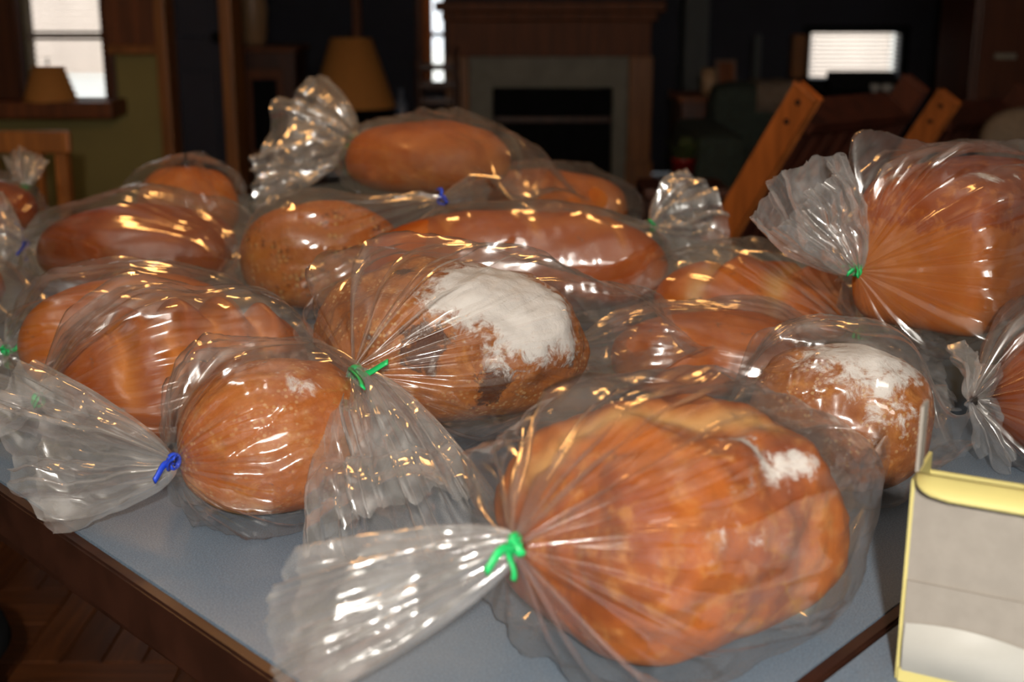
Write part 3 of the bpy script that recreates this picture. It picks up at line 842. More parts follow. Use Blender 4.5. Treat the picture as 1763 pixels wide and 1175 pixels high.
# yellow front flap folded forwards and down, its corner rounded
V = []; nfl = 26
for i in range(9):
    t = i / 8
    a = radians(20 + 65 * t ** 1.2)
    yy = -.016 * sin(t * pi * .5); zz = hz_ + .0005 - .0085 * t ** 1.3
    for k in range(nfl):
        s = k / (nfl - 1)
        inset = .022 * (1 - (1 - t ** 2.2) ** .5) if t < 1 else .022
        V.append((.001 + inset + (wd_ - .002 - 2 * inset) * s, yy - .001, zz))
fl_ = mesh_np('top_flap', np.array(V), grid_faces(9, nfl, False), M_YEL, ctn)
md = fl_.modifiers.new('thickness', 'SOLIDIFY'); md.thickness = 0.0016
# folded paper inside, fold crease and the tape across the front
box('inner_paper', (.10, .012, .02), (wd_ - .01, .016, hz_ + .004), M_PAPER, ctn)
box('inner_paper', (.065, .024, .02), (.2, .027, hz_ + .003), M_BOARD, ctn)
box('front_sleeve', (.0005, -.0018, .0), (wd_, -.0003, hz_ - .070), M_BOARD, ctn)
V = []
for i in range(14):
    for k in range(30):
        x = .002 + (wd_ - .004) * k / 29; t = i / 13
        z0 = hz_ - .100 + .005 * sin(k * .32 + .4) ; z1 = hz_ - .131
        V.append((x, -.0035 - .006 * sin(pi * t) * (0.6 + .4 * sin(k * .5)), z0 + (z1 - z0) * t))
mesh_np('tape_strip', np.array(V), grid_faces(14, 30, False), M_TAPE, ctn)
box('yellow_band', (.0, -.0035, .0), (wd_, -.0015, hz_ - .130), M_YEL, ctn)

# ================================================================== LOAVES
_ico = {}


def ico(n):
    if n not in _ico:
        bm = bmesh.new(); bmesh.ops.create_icosphere(bm, subdivisions=n, radius=1)
        bm.verts.ensure_lookup_table()
        V = np.array([v.co[:] for v in bm.verts]); F = np.array([[v.index for v in f.verts] for f in bm.faces]); bm.free()
        _ico[n] = (V / np.linalg.norm(V, axis=1)[:, None], F)
    return _ico[n]


class Loaf:
    def __init__(s, C, L, W, H, yaw, p, q, tilt=0.0):
        s.C = np.array(C, float); s.C[2] += TABLE
        s.a, s.b, s.ct = L / 2, W / 2, H / 1.8
        s.cb = s.ct * 0.8; s.p, s.q = p, q
        s.yaw, s.tilt = radians(yaw), radians(tilt)
        s.M = (Matrix.Rotation(s.yaw, 3, 'Z') @ Matrix.Rotation(s.tilt, 3, 'Y'))
        s.R = np.array(s.M)

    def f(s, Q, e=0.0):
        """<=1 inside, Q local; e grows the loaf outwards"""
        c = np.where(Q[..., 2] > 0, s.ct + e, s.cb + e)
        return ((np.abs(Q[..., 0] / (s.a + e)) ** s.p + np.abs(Q[..., 1] / (s.b + e)) ** s.p) ** (s.q / s.p) + np.abs(Q[..., 2] / c) ** (s.q))

    def hit(s, u, v):
        """the point of the crust, in the loaf's own frame, met by a sight line"""
        ts = np.linspace(.4, 3.2, 3000); d = ray(u, v)
        Q = s.local(np.array([0, 0, CAMH]) + ts[:, None] * d)
        fv = s.f(Q); k = np.argmax(fv <= 1) if (fv <= 1).any() else np.argmin(fv)
        return Q[k]

    def local(s, P): return (P - s.C) @ s.R
    def world(s, Q): return Q @ s.R.T + s.C

    def build(s, name, label, mat, sub=5, lump=0.004, slashes=(), flour=None, dark=None, cat='bread', seed=0.0, group='bread loaves in the pile', spots=()):
        V, F = ico(sub)
        E = V * np.array([s.a, s.b, s.ct]); E /= np.linalg.norm(E, axis=1)[:, None]
        r = s.f(E) ** (-1 / s.q)
        Q = E * r[:, None]
        # flatten the sole
        n = fbm(Q * 14 + seed, 4) * lump + ridge(Q * 9 + seed + 5) * lump * 0.5
        top = sstep(-0.6, 0.2, Q[:, 2] / s.ct)
        Q = Q * (1 + (n * (0.3 + 0.7 * top) - lump * 0.6) / np.maximum(0.03, np.linalg.norm(Q, axis=1)))[:, None]
        sl = np.zeros(len(Q))
        for x0, ang, dep, wid, half in slashes:      # cuts across the top: x0 along the loaf, ang in degrees
            a_ = radians(ang)
            dx = (Q[:, 0] - x0) * cos(a_) + Q[:, 1] * sin(a_) + perlin(Q * 30 + x0) * .004
            al = -(Q[:, 0] - x0) * sin(a_) + Q[:, 1] * cos(a_)
            fade = sstep(half, half * .7, np.abs(al)) * sstep(-.3, .35, Q[:, 2] / s.ct)
            gq = np.exp(-(dx / wid) ** 2) * fade
            lip = np.exp(-((dx - wid * 1.7) / wid) ** 2) * fade
            Q[:, 2] += -dep * gq + dep * 0.55 * lip
            sl = np.maximum(sl, np.exp(-((dx + wid * .2) / (wid * 1.0)) ** 2) * fade)
        at = {'slash': sl, 'flour': np.zeros(len(Q)), 'dark': np.zeros(len(Q))}
        N = Q / np.array([s.a, s.b, s.ct])
        if flour: at['flour'] = flour(N, Q)
        if dark: at['dark'] = dark(N, Q)
        for kind, u, v, r, amp in spots:             # flour or char, round a point of the crust, r in metres
            h = s.hit(u, v); at[kind] = at[kind] + amp * np.exp(-np.sum((Q - h) ** 2, 1) / r ** 2)
        o = mesh_np(name, Q, F, mat, None, True, attrs=at)
        o.location = s.C.tolist(); o.rotation_euler = s.M.to_euler()
        tag(o, label, cat, group)
        s.obj = o
        return s


def blob(cx, cy, cz, rx, ry, rz, amp=1.0):
    return lambda N, Q: amp * np.exp(-(((N[:, 0] - cx) / rx) ** 2 + ((N[:, 1] - cy) / ry) ** 2 + ((N[:, 2] - cz) / rz) ** 2))


def sumf(*fs): return lambda N, Q: sum(f_(N, Q) for f_ in fs)


# ================================================================== BAGS
def unit(v): return v / np.linalg.norm(v)


def pouch_mesh(lf, T, E, seed=0.0, slack=0.010, seam=0.8, pleat=1.0, ns=130, nt=176, zmin=0.0015, margin=0.008, crink=1.0):
    T, E = np.asarray(T, float), np.asarray(E, float)
    w = unit(E - T)
    wl = np.abs(w @ lf.R)                              # the loaf's reach along the bag's axis
    reach = 0.93 * np.sqrt((wl[0] * lf.a) ** 2 + (wl[1] * lf.b) ** 2 + (wl[2] * lf.ct) ** 2) * 1.06 + 0.014
    short = reach - (E - lf.C) @ w
    if short > 0: E = E + w * short
    shortT = reach - (lf.C - T) @ w
    if shortT > 0: print('TIE SHORT', seed, round(float(shortT), 3))
    Lg = np.linalg.norm(E - T); w = (E - T) / Lg
    u = unit(np.cross(w, [0, 0, 1])); v = np.cross(u, w)
    cs, ctt, nr_ = 64, 96, 110
    S = np.linspace(0, 1, cs); TH = np.linspace(0, 2 * pi, ctt, endpoint=False)
    dirs = np.cos(TH)[:, None] * u + np.sin(TH)[:, None] * v
    RR = np.linspace(0, 0.24, nr_)
    P0 = T + S[:, None] * Lg * w
    Q = lf.local(P0[:, None, None, :] + RR[None, None, :, None] * dirs[None, :, None, :])
    ins_ = lf.f(Q, margin) <= 1.0
    idx = np.where(ins_.any(-1), nr_ - 1 - np.argmax(ins_[..., ::-1], -1), -1)
    Rin = np.where(idx >= 0, RR[np.clip(idx, 0, None)] + .0015, 0.0)      # (cs, ctt)
    we = max(lf.b, Rin.max() * 0.6) * seam
    rend = np.sqrt((we * np.cos(TH)) ** 2 + (0.004 * np.sin(TH)) ** 2)
    r0 = 0.005
    Rh = np.zeros_like(Rin)
    for j in range(ctt):
        pts = [(0.0, r0)] + [(S[i], Rin[i, j]) for i in range(1, cs - 1) if Rin[i, j] > 0] + [(1.0, rend[j])]
        hull = []
        for p in pts:
            while len(hull) >= 2 and (hull[-1][1] - hull[-2][1]) * (p[0] - hull[-2][0]) <= (p[1] - hull[-2][1]) * (hull[-1][0] - hull[-2][0]):
                hull.pop()
            hull.append(p)
        hx, hy = zip(*hull); Rh[:, j] = np.interp(S, hx, hy)
    k = np.array([1, 2, 3, 2, 1.]) / 9
    Rs = sum(kk * np.roll(Rh, sft, 1) for kk, sft in zip(k, (-2, -1, 0, 1, 2)))
    Rh = np.maximum(Rs, np.minimum(Rh, Rin))
    # fine grid
    s2 = np.linspace(0, 1, ns) ** 1.15; t2 = np.linspace(0, 2 * pi, nt, endpoint=False)
    def up(A):
        A2 = np.concatenate([A, A[:, :1]], 1); THx = np.append(TH, 2 * pi)
        B = np.array([np.interp(s2, S, A2[:, j]) for j in range(A2.shape[1])]).T
        return np.array([np.interp(t2, THx, B[i]) for i in range(ns)])
    R = up(Rh); RI = up(Rin)
    sg, tg = np.meshgrid(s2, t2, indexing='ij')
    circ = np.stack([np.cos(tg), np.sin(tg), sg * 0], -1)
    # pleats fanning from the tie
    rs = np.random.RandomState(int(seed * 13) + 5); ph = rs.rand(8)
    wob = 0.22 * perlin(np.stack([np.cos(tg) * 1.5 + seed, np.sin(tg) * 1.5, sg * 4], -1)) * sstep(0, .4, sg)
    tw = tg / (2 * pi) + wob * 0.12
    pl = 0.5 * tri(11 * tw + ph[0]) + 0.45 * tri(17 * tw + ph[1]) + 0.4 * tri(27 * tw + ph[2]) + .25 * tri(41 * tw + ph[3])
    pl = pl * (0.6 + 0.8 * (0.5 + 0.5 * np.sin(3 * tg + 6 * ph[4])))
    ap = pleat * (0.45 + 0.55 * (0.5 + 0.5 * np.sin(tg))) * (0.45 * np.exp(-(sg / 0.10)) + 0.20 * np.exp(-(sg / 0.22)) + 0.014)
    R2 = R * (1 + ap * (pl + 0.25))
    # drawn creases: thin raised lines running out from the tie, each of its own length
    rl = np.zeros_like(R)
    for k_i in range(34):
        th0 = rs.rand() * 2 * pi; bend = rs.normal() * .35; end = .12 + .55 * rs.rand() ** 1.6; wd0 = .020 + .03 * rs.rand()
        dth = (tg - th0 - bend * sg + pi) % (2 * pi) - pi
        wk = wd0 * (0.35 + 1.2 * np.clip(.12 / (sg + .06), 0, 1))
        rl = np.maximum(rl, np.exp(-(dth / wk) ** 2) * sstep(end, end * .55, sg) * (0.5 + .5 * rs.rand()))
    R2 = R2 + pleat * 0.0078 * rl * sstep(0.0, .10, sg) 
    # slack: soft bellies and sharp creases
    base = np.stack([R * np.cos(tg), R * np.sin(tg), sg * Lg], -1)
    env = sstep(0.02, 0.25, sg)
    soft = slack * env * (0.45 + 1.2 * np.clip(perlin(base * 9 + seed * 3.1), -.4, 1))
    arc = tg * (R.mean() + .01)
    loose = np.clip(perlin(base * 11 + seed + 40) + .45, 0.12, 1)
    cr = 0.0060 * (facets(arc / .040, sg * Lg / .065, seed) + .25) * loose + 0.0026 * facets(arc / .017, sg * Lg / .034, seed + 3) * loose
    cr = cr + 0.0026 * ridge(base * np.array([26, 26, 9]) + seed * 7.7) ** 4 * loose
    cr = np.where(sg > .93, cr * (1 - sg) / .07, cr)
    R2 = R2 + soft + crink * cr * (0.25 + 0.75 * env)
    R2 = np.maximum(R2, RI)
    # direction flattens into the sealed end
    mm = sstep(0.72, 1.0, sg)[..., None]
    endv = np.stack([we * np.cos(tg), 0.05 * we * np.sin(tg)], -1); endv /= np.linalg.norm(endv, axis=-1)[..., None]
    dv = (1 - mm) * circ[..., :2] + mm * endv; dv /= np.linalg.norm(dv, axis=-1)[..., None]
    sag = 0.35 * Lg * 0 * sg
    fold_end = 0.014 * sstep(.8, 1, sg) * np.sin(5 * np.cos(tg) + ph[5] * 6) * np.abs(np.sin(tg) + 1.2)
    P = T + (sg * Lg + 0.01 * sstep(.7, 1, sg) * np.cos(3 * tg + ph[6] * 6))[..., None] * w + (R2 * dv[..., 0])[..., None] * u + (R2 * dv[..., 1] + fold_end)[..., None] * v
    zz = P[..., 2]
    lim = TABLE + zmin + 0.0035 * np.clip(perlin(P * 40 + seed), 0, 1)
    P[..., 2] = np.where(zz < lim, lim, zz)
    return P.reshape(-1, 3), grid_faces(ns, nt)


def tail_mesh(T, A, B, seed=0.0, bulge=0.15, droop=0.0, ge=0.75, folds=1.0, ns=84, nt=170, thick=0.16, zmin=0.0015):
    T, A, B = (np.asarray(x, float) for x in (T, A, B))
    Mid = (A + B) / 2; D = Mid - T; Lg = np.linalg.norm(D); D = D / Lg
    W = np.linalg.norm(A - B); side = (A - B) / W
    side = unit(side - D * (side @ D) * 0.0)
    N = unit(np.cross(D, side))
    rs = np.random.RandomState(int(seed * 17) + 3); ph = rs.rand(12)
    s = np.linspace(0, 1, ns); vv = np.linspace(0, 2 * pi, nt, endpoint=False)
    sg, vg = np.meshgrid(s, vv, indexing='ij')
    q = np.cos(vg); lay = np.sin(vg)
    r0 = 0.005
    hw = r0 + (W / 2 - r0) * (sg ** ge * (1.12 - .12 * sg))
    th = r0 + thick * W / 2 * np.sin(pi * np.clip(sg, 0, 1) * 0.62)
    qn = q + 0.06 * perlin(np.stack([q * 3 + seed, sg * 2.5, lay], -1))
    fold = 0.5 * tri(1.6 * qn + ph[0]) + 0.38 * tri(2.7 * qn + ph[1] + .2 * sg) + 0.22 * tri(3.9 * qn + ph[2])
    fold2 = 0.5 * tri(2.2 * qn + ph[4]) + 0.3 * tri(4.1 * qn + ph[5])
    amp = folds * hw * (0.20 - .10 * sg) + .002
    lat = q + 0.07 * np.sin(7 * q + 6 * ph[7]) * lay + 0.05 * tri(5.5 * q + ph[8])
    Ls = Lg * sg * (1 + bulge * (1 - q * q) + 0.10 * perlin(np.stack([np.cos(vg) * 2.2 + seed, np.sin(vg) * 2.2, sg * 0 + 2], -1)) * sg - .03 * np.abs(tri(4 * q + ph[9])) * sg)
    base = np.stack([Ls, hw * lat, th * lay], -1)
    ly = np.where(lay > 0, 1.0, 5.3)
    yy = hw * lat; sa = np.abs(lay) ** .5
    cr = 0.021 * facets(Ls / .062, yy / .048 + ly * 9, seed) + 0.0090 * facets(Ls / .031, yy / .025 + ly * 5, seed + 2) + .0013 * facets(Ls / .011, yy / .010 + ly * 3, seed + 4)
    cr = min(1.0, W / .17) * cr * sa + 0.002 * ridge(base * np.array([14, 40, 40]) + seed) ** 3
    off = th * lay + amp * fold + amp * .55 * lay * fold2 + cr * sstep(0.04, .5, sg) * (1 - .2 * sg)
    P = T + Ls[..., None] * D + (hw * lat)[..., None] * side + off[..., None] * N
    P[..., 2] -= droop * sg ** 2
    lim = TABLE + zmin + .003 * np.clip(perlin(P * 35 + seed), 0, 1)
    # only over the table does the table hold it up
    dK = P[..., :2] - K
    over = ((dK @ nl) < 0.006) 
    P[..., 2] = np.where(over & (P[..., 2] < lim), lim, P[..., 2])
    return P.reshape(-1, 3), grid_faces(ns, nt), D


def twist_tie(parent, T, D, ends, mat, r=0.0058, seed=0):
    T = np.asarray(T, float); D = unit(np.asarray(D, float))
    u = unit(np.cross(D, [0.1, 0.2, 1])); v = np.cross(D, u)
    n, mseg = 36, 8; V = []
    for k in range(n):
        a = 2 * pi * k / n; c = cos(a) * u + sin(a) * v
        for j in range(mseg):
            b = 2 * pi * j / mseg
            V.append(T + c * (r + .0016 * cos(b) + .0006 * sin(3 * a)) + D * (.0030 * sin(b) + .001 * sin(2 * a)))
    F = []
    for k in range(n):
        for j in range(mseg):
            k2, j2 = (k + 1) % n, (j + 1) % mseg
            F.append((k * mseg + j, k2 * mseg + j, k2 * mseg + j2, k * mseg + j2))
    org = np.asarray(parent.location)
    ob = mesh_np('twist_tie', np.array(V) - org, np.array(F), mat, parent)
    for i, e in enumerate(ends):
        e = np.asarray(e, float); d = e - T; ln = np.linalg.norm(d); d = d / ln
        st = T + d * r * 0.8
        toc = unit(np.array([0, 0, CAMH]) - T)
        wv = unit(np.cross(d, toc)); nv = np.cross(wv, d)
        V = []; m_ = 14; hwid = .0024
        for k in range(m_):
            t = k / (m_ - 1); c = st + (e - st) * t + wv * (.003 * sin(t * 4 + i)) + nv * (.004 * sin(pi * t) + .006)
            tw = .5 * t + .5 * i
            a_ = wv * cos(tw) + nv * sin(tw); b_ = -wv * sin(tw) + nv * cos(tw)
            for sa, sb_ in ((-1, -1), (1, -1), (1, 1), (-1, 1)):
                V.append(c + a_ * hwid * sa + b_ * .0007 * sb_)
        F = [tuple(x) for x in grid_faces(m_, 4)]
        F += [(3, 2, 1, 0), tuple(len(V) - 4 + x for x in range(4))]
        mesh_np('tie_end', np.array(V) - org, np.array(F), mat, ob, False)
    return ob


def bag(label, lf, T, E=None, tail=None, ends=(), mat=None, seed=1.0, ext=1.18, detail=1.0, tkw=None, **kw):
    """clear bag round a loaf: pouch, gathered neck, twist tie"""
    T = np.asarray(T, float)
    if E is None: E = lf.C + (lf.C - T) * ext
    root = tag(empty('plastic_bag', (lf.C[0], lf.C[1], max(TABLE, lf.C[2] - lf.cb))), label, 'bag', 'clear plastic bread bags')
    org = np.asarray(root.location)
    V, F = pouch_mesh(lf, T, E, seed, ns=int(130 * detail), nt=int(176 * detail), **kw)
    mesh_np('pouch', V - org, F, M_FILM, root)
    if tail is not None:
        V, F, D = tail_mesh(T, tail[0], tail[1], seed, ns=int(84 * detail), nt=int(170 * detail), **(tkw or {}))
        mesh_np('gathered_neck', V - org, F, M_FILMC, root)
    else: D = T - lf.C
    if mat is not None: twist_tie(root, T, D, ends, mat)
    return root


#__LOAVES__
BM = bread_mat
m_front = BM('golden_country_crust', (0.48, 0.122, 0.0130), (0.270, 0.055, 0.0080), fine=0.65, seed=1, bump=0.5)
m_fig = BM('floured_walnut_crust', (0.399, 0.125, 0.0225), (0.275, 0.074, 0.0120), dark_c=(0.060, 0.018, 0.008), fine=0.75, freck=0.45, seed=2, bump=0.9)
m_wheat = BM('freckled_tan_crust', (0.494, 0.152, 0.0275), (0.380, 0.091, 0.0140), fine=0.7, freck=0.4, seed=3, bump=0.7)
m_slash = BM('glossy_brown_crust', (0.380, 0.090, 0.0100), (0.294, 0.059, 0.0065), slash_c=(0.589, 0.194, 0.0325), fine=0.15, seed=4, rough=0.4, bump=0.15)
m_gold = BM('smooth_golden_crust', (0.532, 0.156, 0.0180), (0.418, 0.095, 0.0110), fine=0.12, seed=5, rough=0.42, bump=0.15)
m_dkbr = BM('dark_glossy_crust', (0.285, 0.058, 0.0070), (0.209, 0.040, 0.0050), fine=0.12, seed=6, rough=0.38, bump=0.15)
m_tan = BM('pale_tan_crust', (0.494, 0.160, 0.0310), (0.399, 0.110, 0.0180), fine=0.3, seed=7)
m_oat = BM('oat_topped_crust', (0.475, 0.152, 0.0275), (0.399, 0.110, 0.0170), fine=0.4, seeds=0.7, seed=8, bump=0.8)
m_rear = BM('reddish_tan_crust', (0.437, 0.133, 0.0250), (0.361, 0.087, 0.0140), fine=0.4, seed=9)
m_long = BM('smooth_orange_crust', (0.418, 0.095, 0.0100), (0.332, 0.065, 0.0070), slash_c=(0.570, 0.198, 0.0350), fine=0.15, seed=10, rough=0.42, bump=0.15)
m_raisin = BM('bright_orange_crust', (0.551, 0.141, 0.0120), (0.399, 0.080, 0.0075), dark_c=(0.028, 0.011, 0.0060), fine=0.15, seed=11, rough=0.4, bump=0.2)
m_pan = BM('pan_loaf_crust', (0.475, 0.141, 0.0225), (0.408, 0.103, 0.0140), dark_c=(0.285, 0.053, 0.0065), fine=0.15, seed=12, rough=0.45, bump=0.15)

L = {}
L['front'] = Loaf((0.108, 0.804, 0.071), .230, .190, .160, 38, 3.3, 2.7).build(
    'country_loaf', 'large golden loaf with a white flour streak, nearest the camera', m_front, 6, .011, seed=1.0,
    spots=[('flour', u, v, .011, .62) for u, v in ((1265, 742), (1290, 755), (1320, 775), (1350, 790), (1380, 795), (1400, 792), (1345, 815))] + [('flour', 1395, 735, .006, .5), ('flour', 1250, 930, .03, .28), ('flour', 1330, 900, .03, .22), ('flour', 1060, 660, .02, .3), ('dark', 960, 1060, .02, .35), ('dark', 1190, 650, .03, .2)],
    slashes=((-.02, 62, .004, .010, .10),))
L['fig'] = Loaf((-0.058, 1.170, 0.097), .263, .198, .151, 8, 2.25, 2.35).build(
    'walnut_loaf', 'flour-topped walnut loaf with dark baked spots at centre', m_fig, 6, .010, seed=2.0,
    flour=sumf(blob(.42, .1, .9, .5, .6, .5, .55), blob(.1, -.8, .3, .6, .5, .5, .16)),
    spots=[('flour', 800, 490, .035, .6), ('flour', 870, 500, .045, 1.0), ('flour', 930, 520, .04, .6), ('flour', 980, 560, .025, .3), ('flour', 740, 510, .02, .4),
           ('flour', 960, 600, .04, .32), ('flour', 880, 590, .03, .22), ('dark', 755, 570, 0.022, 0.94), ('dark', 720, 590, 0.018, 0.94), ('dark', 715, 625, 0.015, 1.01), ('dark', 850, 665, 0.018, 1.15), ('dark', 845, 690, 0.015, 1.08),
           ('dark', 700, 462, 0.013, 1.22), ('dark', 905, 610, 0.018, 0.81), ('dark', 985, 630, 0.020, 0.68), ('dark', 1000, 560, 0.015, 0.81), ('dark', 640, 560, 0.015, 0.54)])
L['wheat'] = Loaf((-0.198, 1.015, 0.059), .165, .124, .132, 20, 2.3, 2.4).build(
    'wheat_loaf', 'freckled tan loaf beside the blue twist tie at left front', m_wheat, 6, .005, seed=3.0,
    flour=sumf(blob(.25, -.45, .75, .35, .4, .3, .42)))
L['slash'] = Loaf((-0.316, 1.200, 0.060), .237, .130, .136, 18, 2.3, 2.3).build(
    'slashed_loaf', 'glossy brown loaf with broad crosswise slashes at left', m_slash, 6, .003, seed=4.0,
    slashes=[(x, 14, .013, .0095, .085) for x in (-.070, -.026, .018, .060)])
L['gold'] = Loaf((-0.408, 1.341, 0.059), .242, .133, .132, 22, 2.3, 2.3).build(
    'golden_loaf', 'smooth golden loaf behind the slashed one at left', m_gold, 5, .003, seed=5.0,
    dark=blob(-.80, -.5, .05, .06, .12, .12, .75))
L['dkbr'] = Loaf((-0.561, 1.887, 0.054), .296, .177, .122, 0, 2.4, 2.5).build(
    'glossy_loaf', 'dark glossy brown loaf in the second row at left', m_dkbr, 5, .004, seed=6.0)
L['tan'] = Loaf((-0.574, 2.251, 0.060), .176, .141, .135, 20, 2.4, 2.5).build(
    'tan_loaf', 'pale tan loaf under a peaked bag at the left rear', m_tan, 5, .003, seed=7.0)
L['oat'] = Loaf((-0.262, 1.745, 0.067), .224, .150, .151, 6, 2.3, 2.4).build(
    'oat_loaf', 'oat-sprinkled tan loaf left of the long smooth loaf', m_oat, 5, .004, seed=8.0)
L['rear'] = Loaf((-0.138, 2.109, 0.160), .275, .183, .118, -5, 2.3, 2.4).build(
    'round_loaf', 'reddish tan loaf on top of the pile at the rear', m_rear, 5, .004, seed=9.0,
    flour=blob(.22, -.75, .5, .08, .2, .1, .6))
L['rearlow'] = Loaf((0.047, 2.270, 0.056), .325, .180, .126, 0, 2.3, 2.4).build(
    'round_loaf', 'tan loaf behind the long smooth loaf, only its top showing', m_rear, 5, .004, seed=10.0)
L['long'] = Loaf((0.004, 1.640, 0.080), .400, .150, .136, 0, 2.3, 2.3).build(
    'long_loaf', 'long smooth orange-brown loaf across the middle', m_long, 6, .003, seed=11.0,
    slashes=((.012, 18, .003, .0045, .07), (-.10, 18, .002, .004, .06), (.12, 22, .002, .004, .06)))
L['raisin'] = Loaf((0.297, 1.528, 0.051), .245, .147, .115, -8, 2.3, 2.4).build(
    'raisin_loaf', 'bright orange loaf with dark raisins left of the pan loaf', m_raisin, 5, .005, seed=12.0,
    dark=sumf(blob(-.05, -.55, .85, .06, .12, .12, .85), blob(.0, -.8, .6, .05, .1, .1, .7), blob(-.55, -.75, .35, .03, .06, .06, .7)),
    slashes=((-.045, -25, .010, .012, .09), (.05, -25, .008, .012, .09)))
L['orange'] = Loaf((0.215, 1.345, 0.040), .221, .133, .089, 15, 2.3, 2.4).build(
    'bun_loaf', 'low bright orange loaf between the walnut loaf and floured loaf', m_raisin, 5, .004, seed=13.0)
L['flour'] = Loaf((0.287, 1.070, 0.058), .160, .128, .131, -20, 2.3, 2.5).build(
    'floured_loaf', 'loaf with a cream flour top behind the front loaf at right', m_fig, 6, .005, seed=14.0,
    flour=sumf(blob(.25, -.1, .95, .75, .8, .62, 1.05), blob(.5, -.6, .2, .4, .4, .5, .35)))
L['pan'] = Loaf((0.484, 1.335, 0.163), .271, .149, .165, 48, 8, 5).build(
    'pan_loaf', 'tall square sandwich loaf on top of the pile at right', m_pan, 6, .003, seed=15.0,
    dark=lambda N, Q: 1.1 * sstep(.25, .62, N[:, 2]),
    spots=[('flour', 1705, 305, .013, .95), ('flour', 1690, 298, .01, .7), ('flour', 1535, 305, .012, .6), ('flour', 1750, 300, .006, .8)])
L['edge'] = Loaf((0.540, 1.150, 0.061), .20, .13, .136, 30, 2.3, 2.4).build(
    'round_loaf', 'reddish loaf cut by the right edge under the pan loaf', m_dkbr, 5, .004, seed=16.0)
L['farleft'] = Loaf((-0.97, 2.243, 0.052), .26, .16, .115, 0, 2.3, 2.4).build(
    'round_loaf', 'brown loaf at the left edge in the rear row', m_dkbr, 5, .004, seed=17.0)
L['leftcut'] = Loaf((-0.80, 1.63, 0.048), .26, .15, .10, 10, 2.3, 2.4).build(
    'round_loaf', 'brown loaf cut by the left edge below a blue tie', m_dkbr, 5, .004, seed=18.0)

Z = at_z
bag('clear bag with green tie round the big golden loaf nearest the camera', L['front'], Z(890, 940, .120), Z(1462, 800, .055),
    (at_t(505, 950, .75), at_t(520, 1225, .725)), (Z(826, 984, .112), Z(874, 1003, .104)), M_GREEN, 1.0, slack=.005, seam=.32, detail=1.3,
    tkw=dict(bulge=.10, ge=.62, thick=.48))
bag('clear bag with green tie round the flour-topped walnut loaf', L['fig'], Z(612, 642, .112), Z(1120, 560, .085),
    (Z(525, 965, .010), Z(868, 868, .055)), (Z(676, 626, .125), Z(622, 682, .115)), M_GREEN, 2.0, slack=.012, detail=1.3,
    tkw=dict(bulge=.06, ge=.6, thick=.40, folds=.7))
bag('clear bag with blue tie round the freckled tan loaf', L['wheat'], Z(299, 796, .062), None,
    (Z(70, 628, .11), Z(72, 905, .012)), (Z(256, 830, .055), Z(316, 788, .075)), M_BLUE, 3.0, ext=1.0, slack=.009, detail=1.2,
    tkw=dict(bulge=.22, ge=.7, thick=.2))
bag('clear bag round the glossy brown slashed loaf', L['slash'], Z(66, 690, .06), None,
    (Z(-40, 630, .07), Z(-60, 770, .01)), (Z(80, 684, .07),), M_GREEN, 4.0, slack=.016)
bag('clear bag with green tie round the smooth golden loaf', L['gold'], Z(10, 605, .05), None,
    (Z(-70, 530, .09), Z(-70, 680, .01)), (Z(42, 588, .06), Z(20, 618, .05)), M_GREEN, 5.0, slack=.008)
bag('clear bag with blue tie round the dark glossy loaf', L['dkbr'], Z(44, 420, .055), None,
    (Z(5, 340, .11), Z(-25, 478, .02)), (Z(30, 388, .06), Z(22, 440, .05)), M_BLUE, 6.0, slack=.024, tkw=dict(bulge=.1))
bag('peaked clear bag round the pale tan loaf at the left rear', L['tan'], Z(320, 268, .165), L['tan'].C + np.array([0, .01, -.06]),
    None, (), None, 7.0, slack=.016)
bag('clear bag with blue tie round the oat-sprinkled loaf', L['oat'], Z(762, 345, .15), Z(415, 440, .06),
    (Z(810, 300, .16), Z(835, 350, .12)), (Z(757, 330, .16), Z(772, 356, .15)), M_BLUE, 8.0, slack=.016)
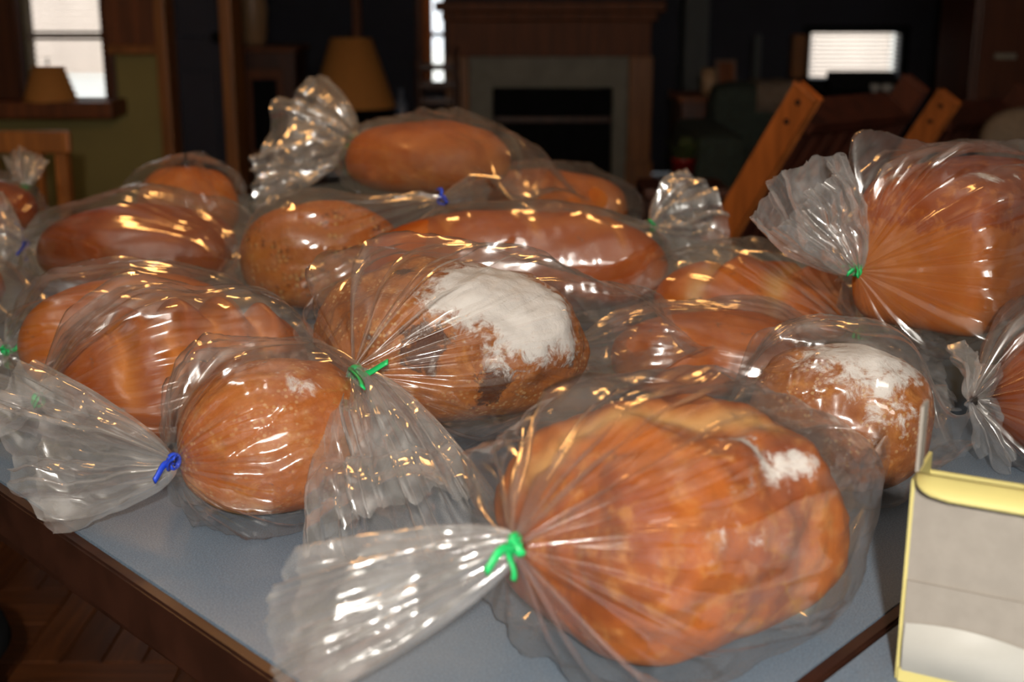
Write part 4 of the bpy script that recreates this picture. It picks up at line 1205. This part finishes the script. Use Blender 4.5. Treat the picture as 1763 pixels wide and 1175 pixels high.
bag('clear bag with a tall flared neck round the topmost rear loaf', L['rear'], Z(612, 246, .165), None,
    (Z(565, 138, .27), Z(432, 350, .07)), (Z(592, 252, .17), Z(645, 232, .18)), M_GREEN, 9.0, slack=.012, tkw=dict(bulge=.3, ge=.65, thick=.25))
bag('clear bag round the half-hidden tan loaf at the rear', L['rearlow'], L['rearlow'].C + np.array([-.05, .16, 0]), L['rearlow'].C + np.array([.06, -.13, .0]),
    None, (), M_GREEN, 10.0, slack=.016)
bag('clear bag with a flared neck at its right round the long loaf', L['long'], Z(1124, 392, .10), Z(625, 470, .06),
    (Z(1165, 300, .165), Z(1265, 470, .05)), (Z(1120, 372, .12),), M_GREEN, 11.0, slack=.009, detail=1.15, tkw=dict(bulge=.25, ge=.6, thick=.3))
bag('clear bag with green tie round the raisin loaf', L['raisin'], Z(1478, 578, .055), None,
    (Z(1590, 560, .085), Z(1580, 730, .01)), (Z(1470, 590, .06), Z(1528, 576, .06)), M_GREEN, 12.0, slack=.015, tkw=dict(bulge=.3))
bag('clear bag round the low bright orange loaf', L['orange'], Z(985, 600, .045), None, None, (), M_GREEN, 13.0, slack=.016)
bag('clear bag round the cream floured loaf at right', L['flour'], Z(1255, 705, .05), Z(1650, 742, .045), None, (), M_GREEN, 14.0, slack=.011, detail=1.15)
bag('clear bag with an upright neck round the square sandwich loaf', L['pan'], Z(1474, 466, .155), None,
    (at_t(1440, 262, 1.27), at_t(1308, 395, 1.21)), (Z(1450, 470, .155), Z(1468, 484, .15)), M_GREEN, 15.0, slack=.010, detail=1.2, tkw=dict(bulge=.12, ge=.6, thick=.48, folds=.7))
bag('clear bag with a drooping neck at the right edge', L['edge'], Z(1676, 690, .065), None,
    (Z(1655, 585, .11), Z(1735, 815, .004)), (), None, 16.0, slack=.015, tkw=dict(bulge=.1))
bag('clear bag with a pale upright neck at the rear left edge', L['farleft'], Z(42, 322, .085), None,
    (Z(5, 272, .13), Z(82, 276, .13)), (), M_GREEN, 17.0, slack=.016)
bag('clear bag round the loaf cut by the left edge', L['leftcut'], L['leftcut'].C + np.array([-.15, .02, .0]), None, None, (), M_BLUE, 18.0, slack=.016)
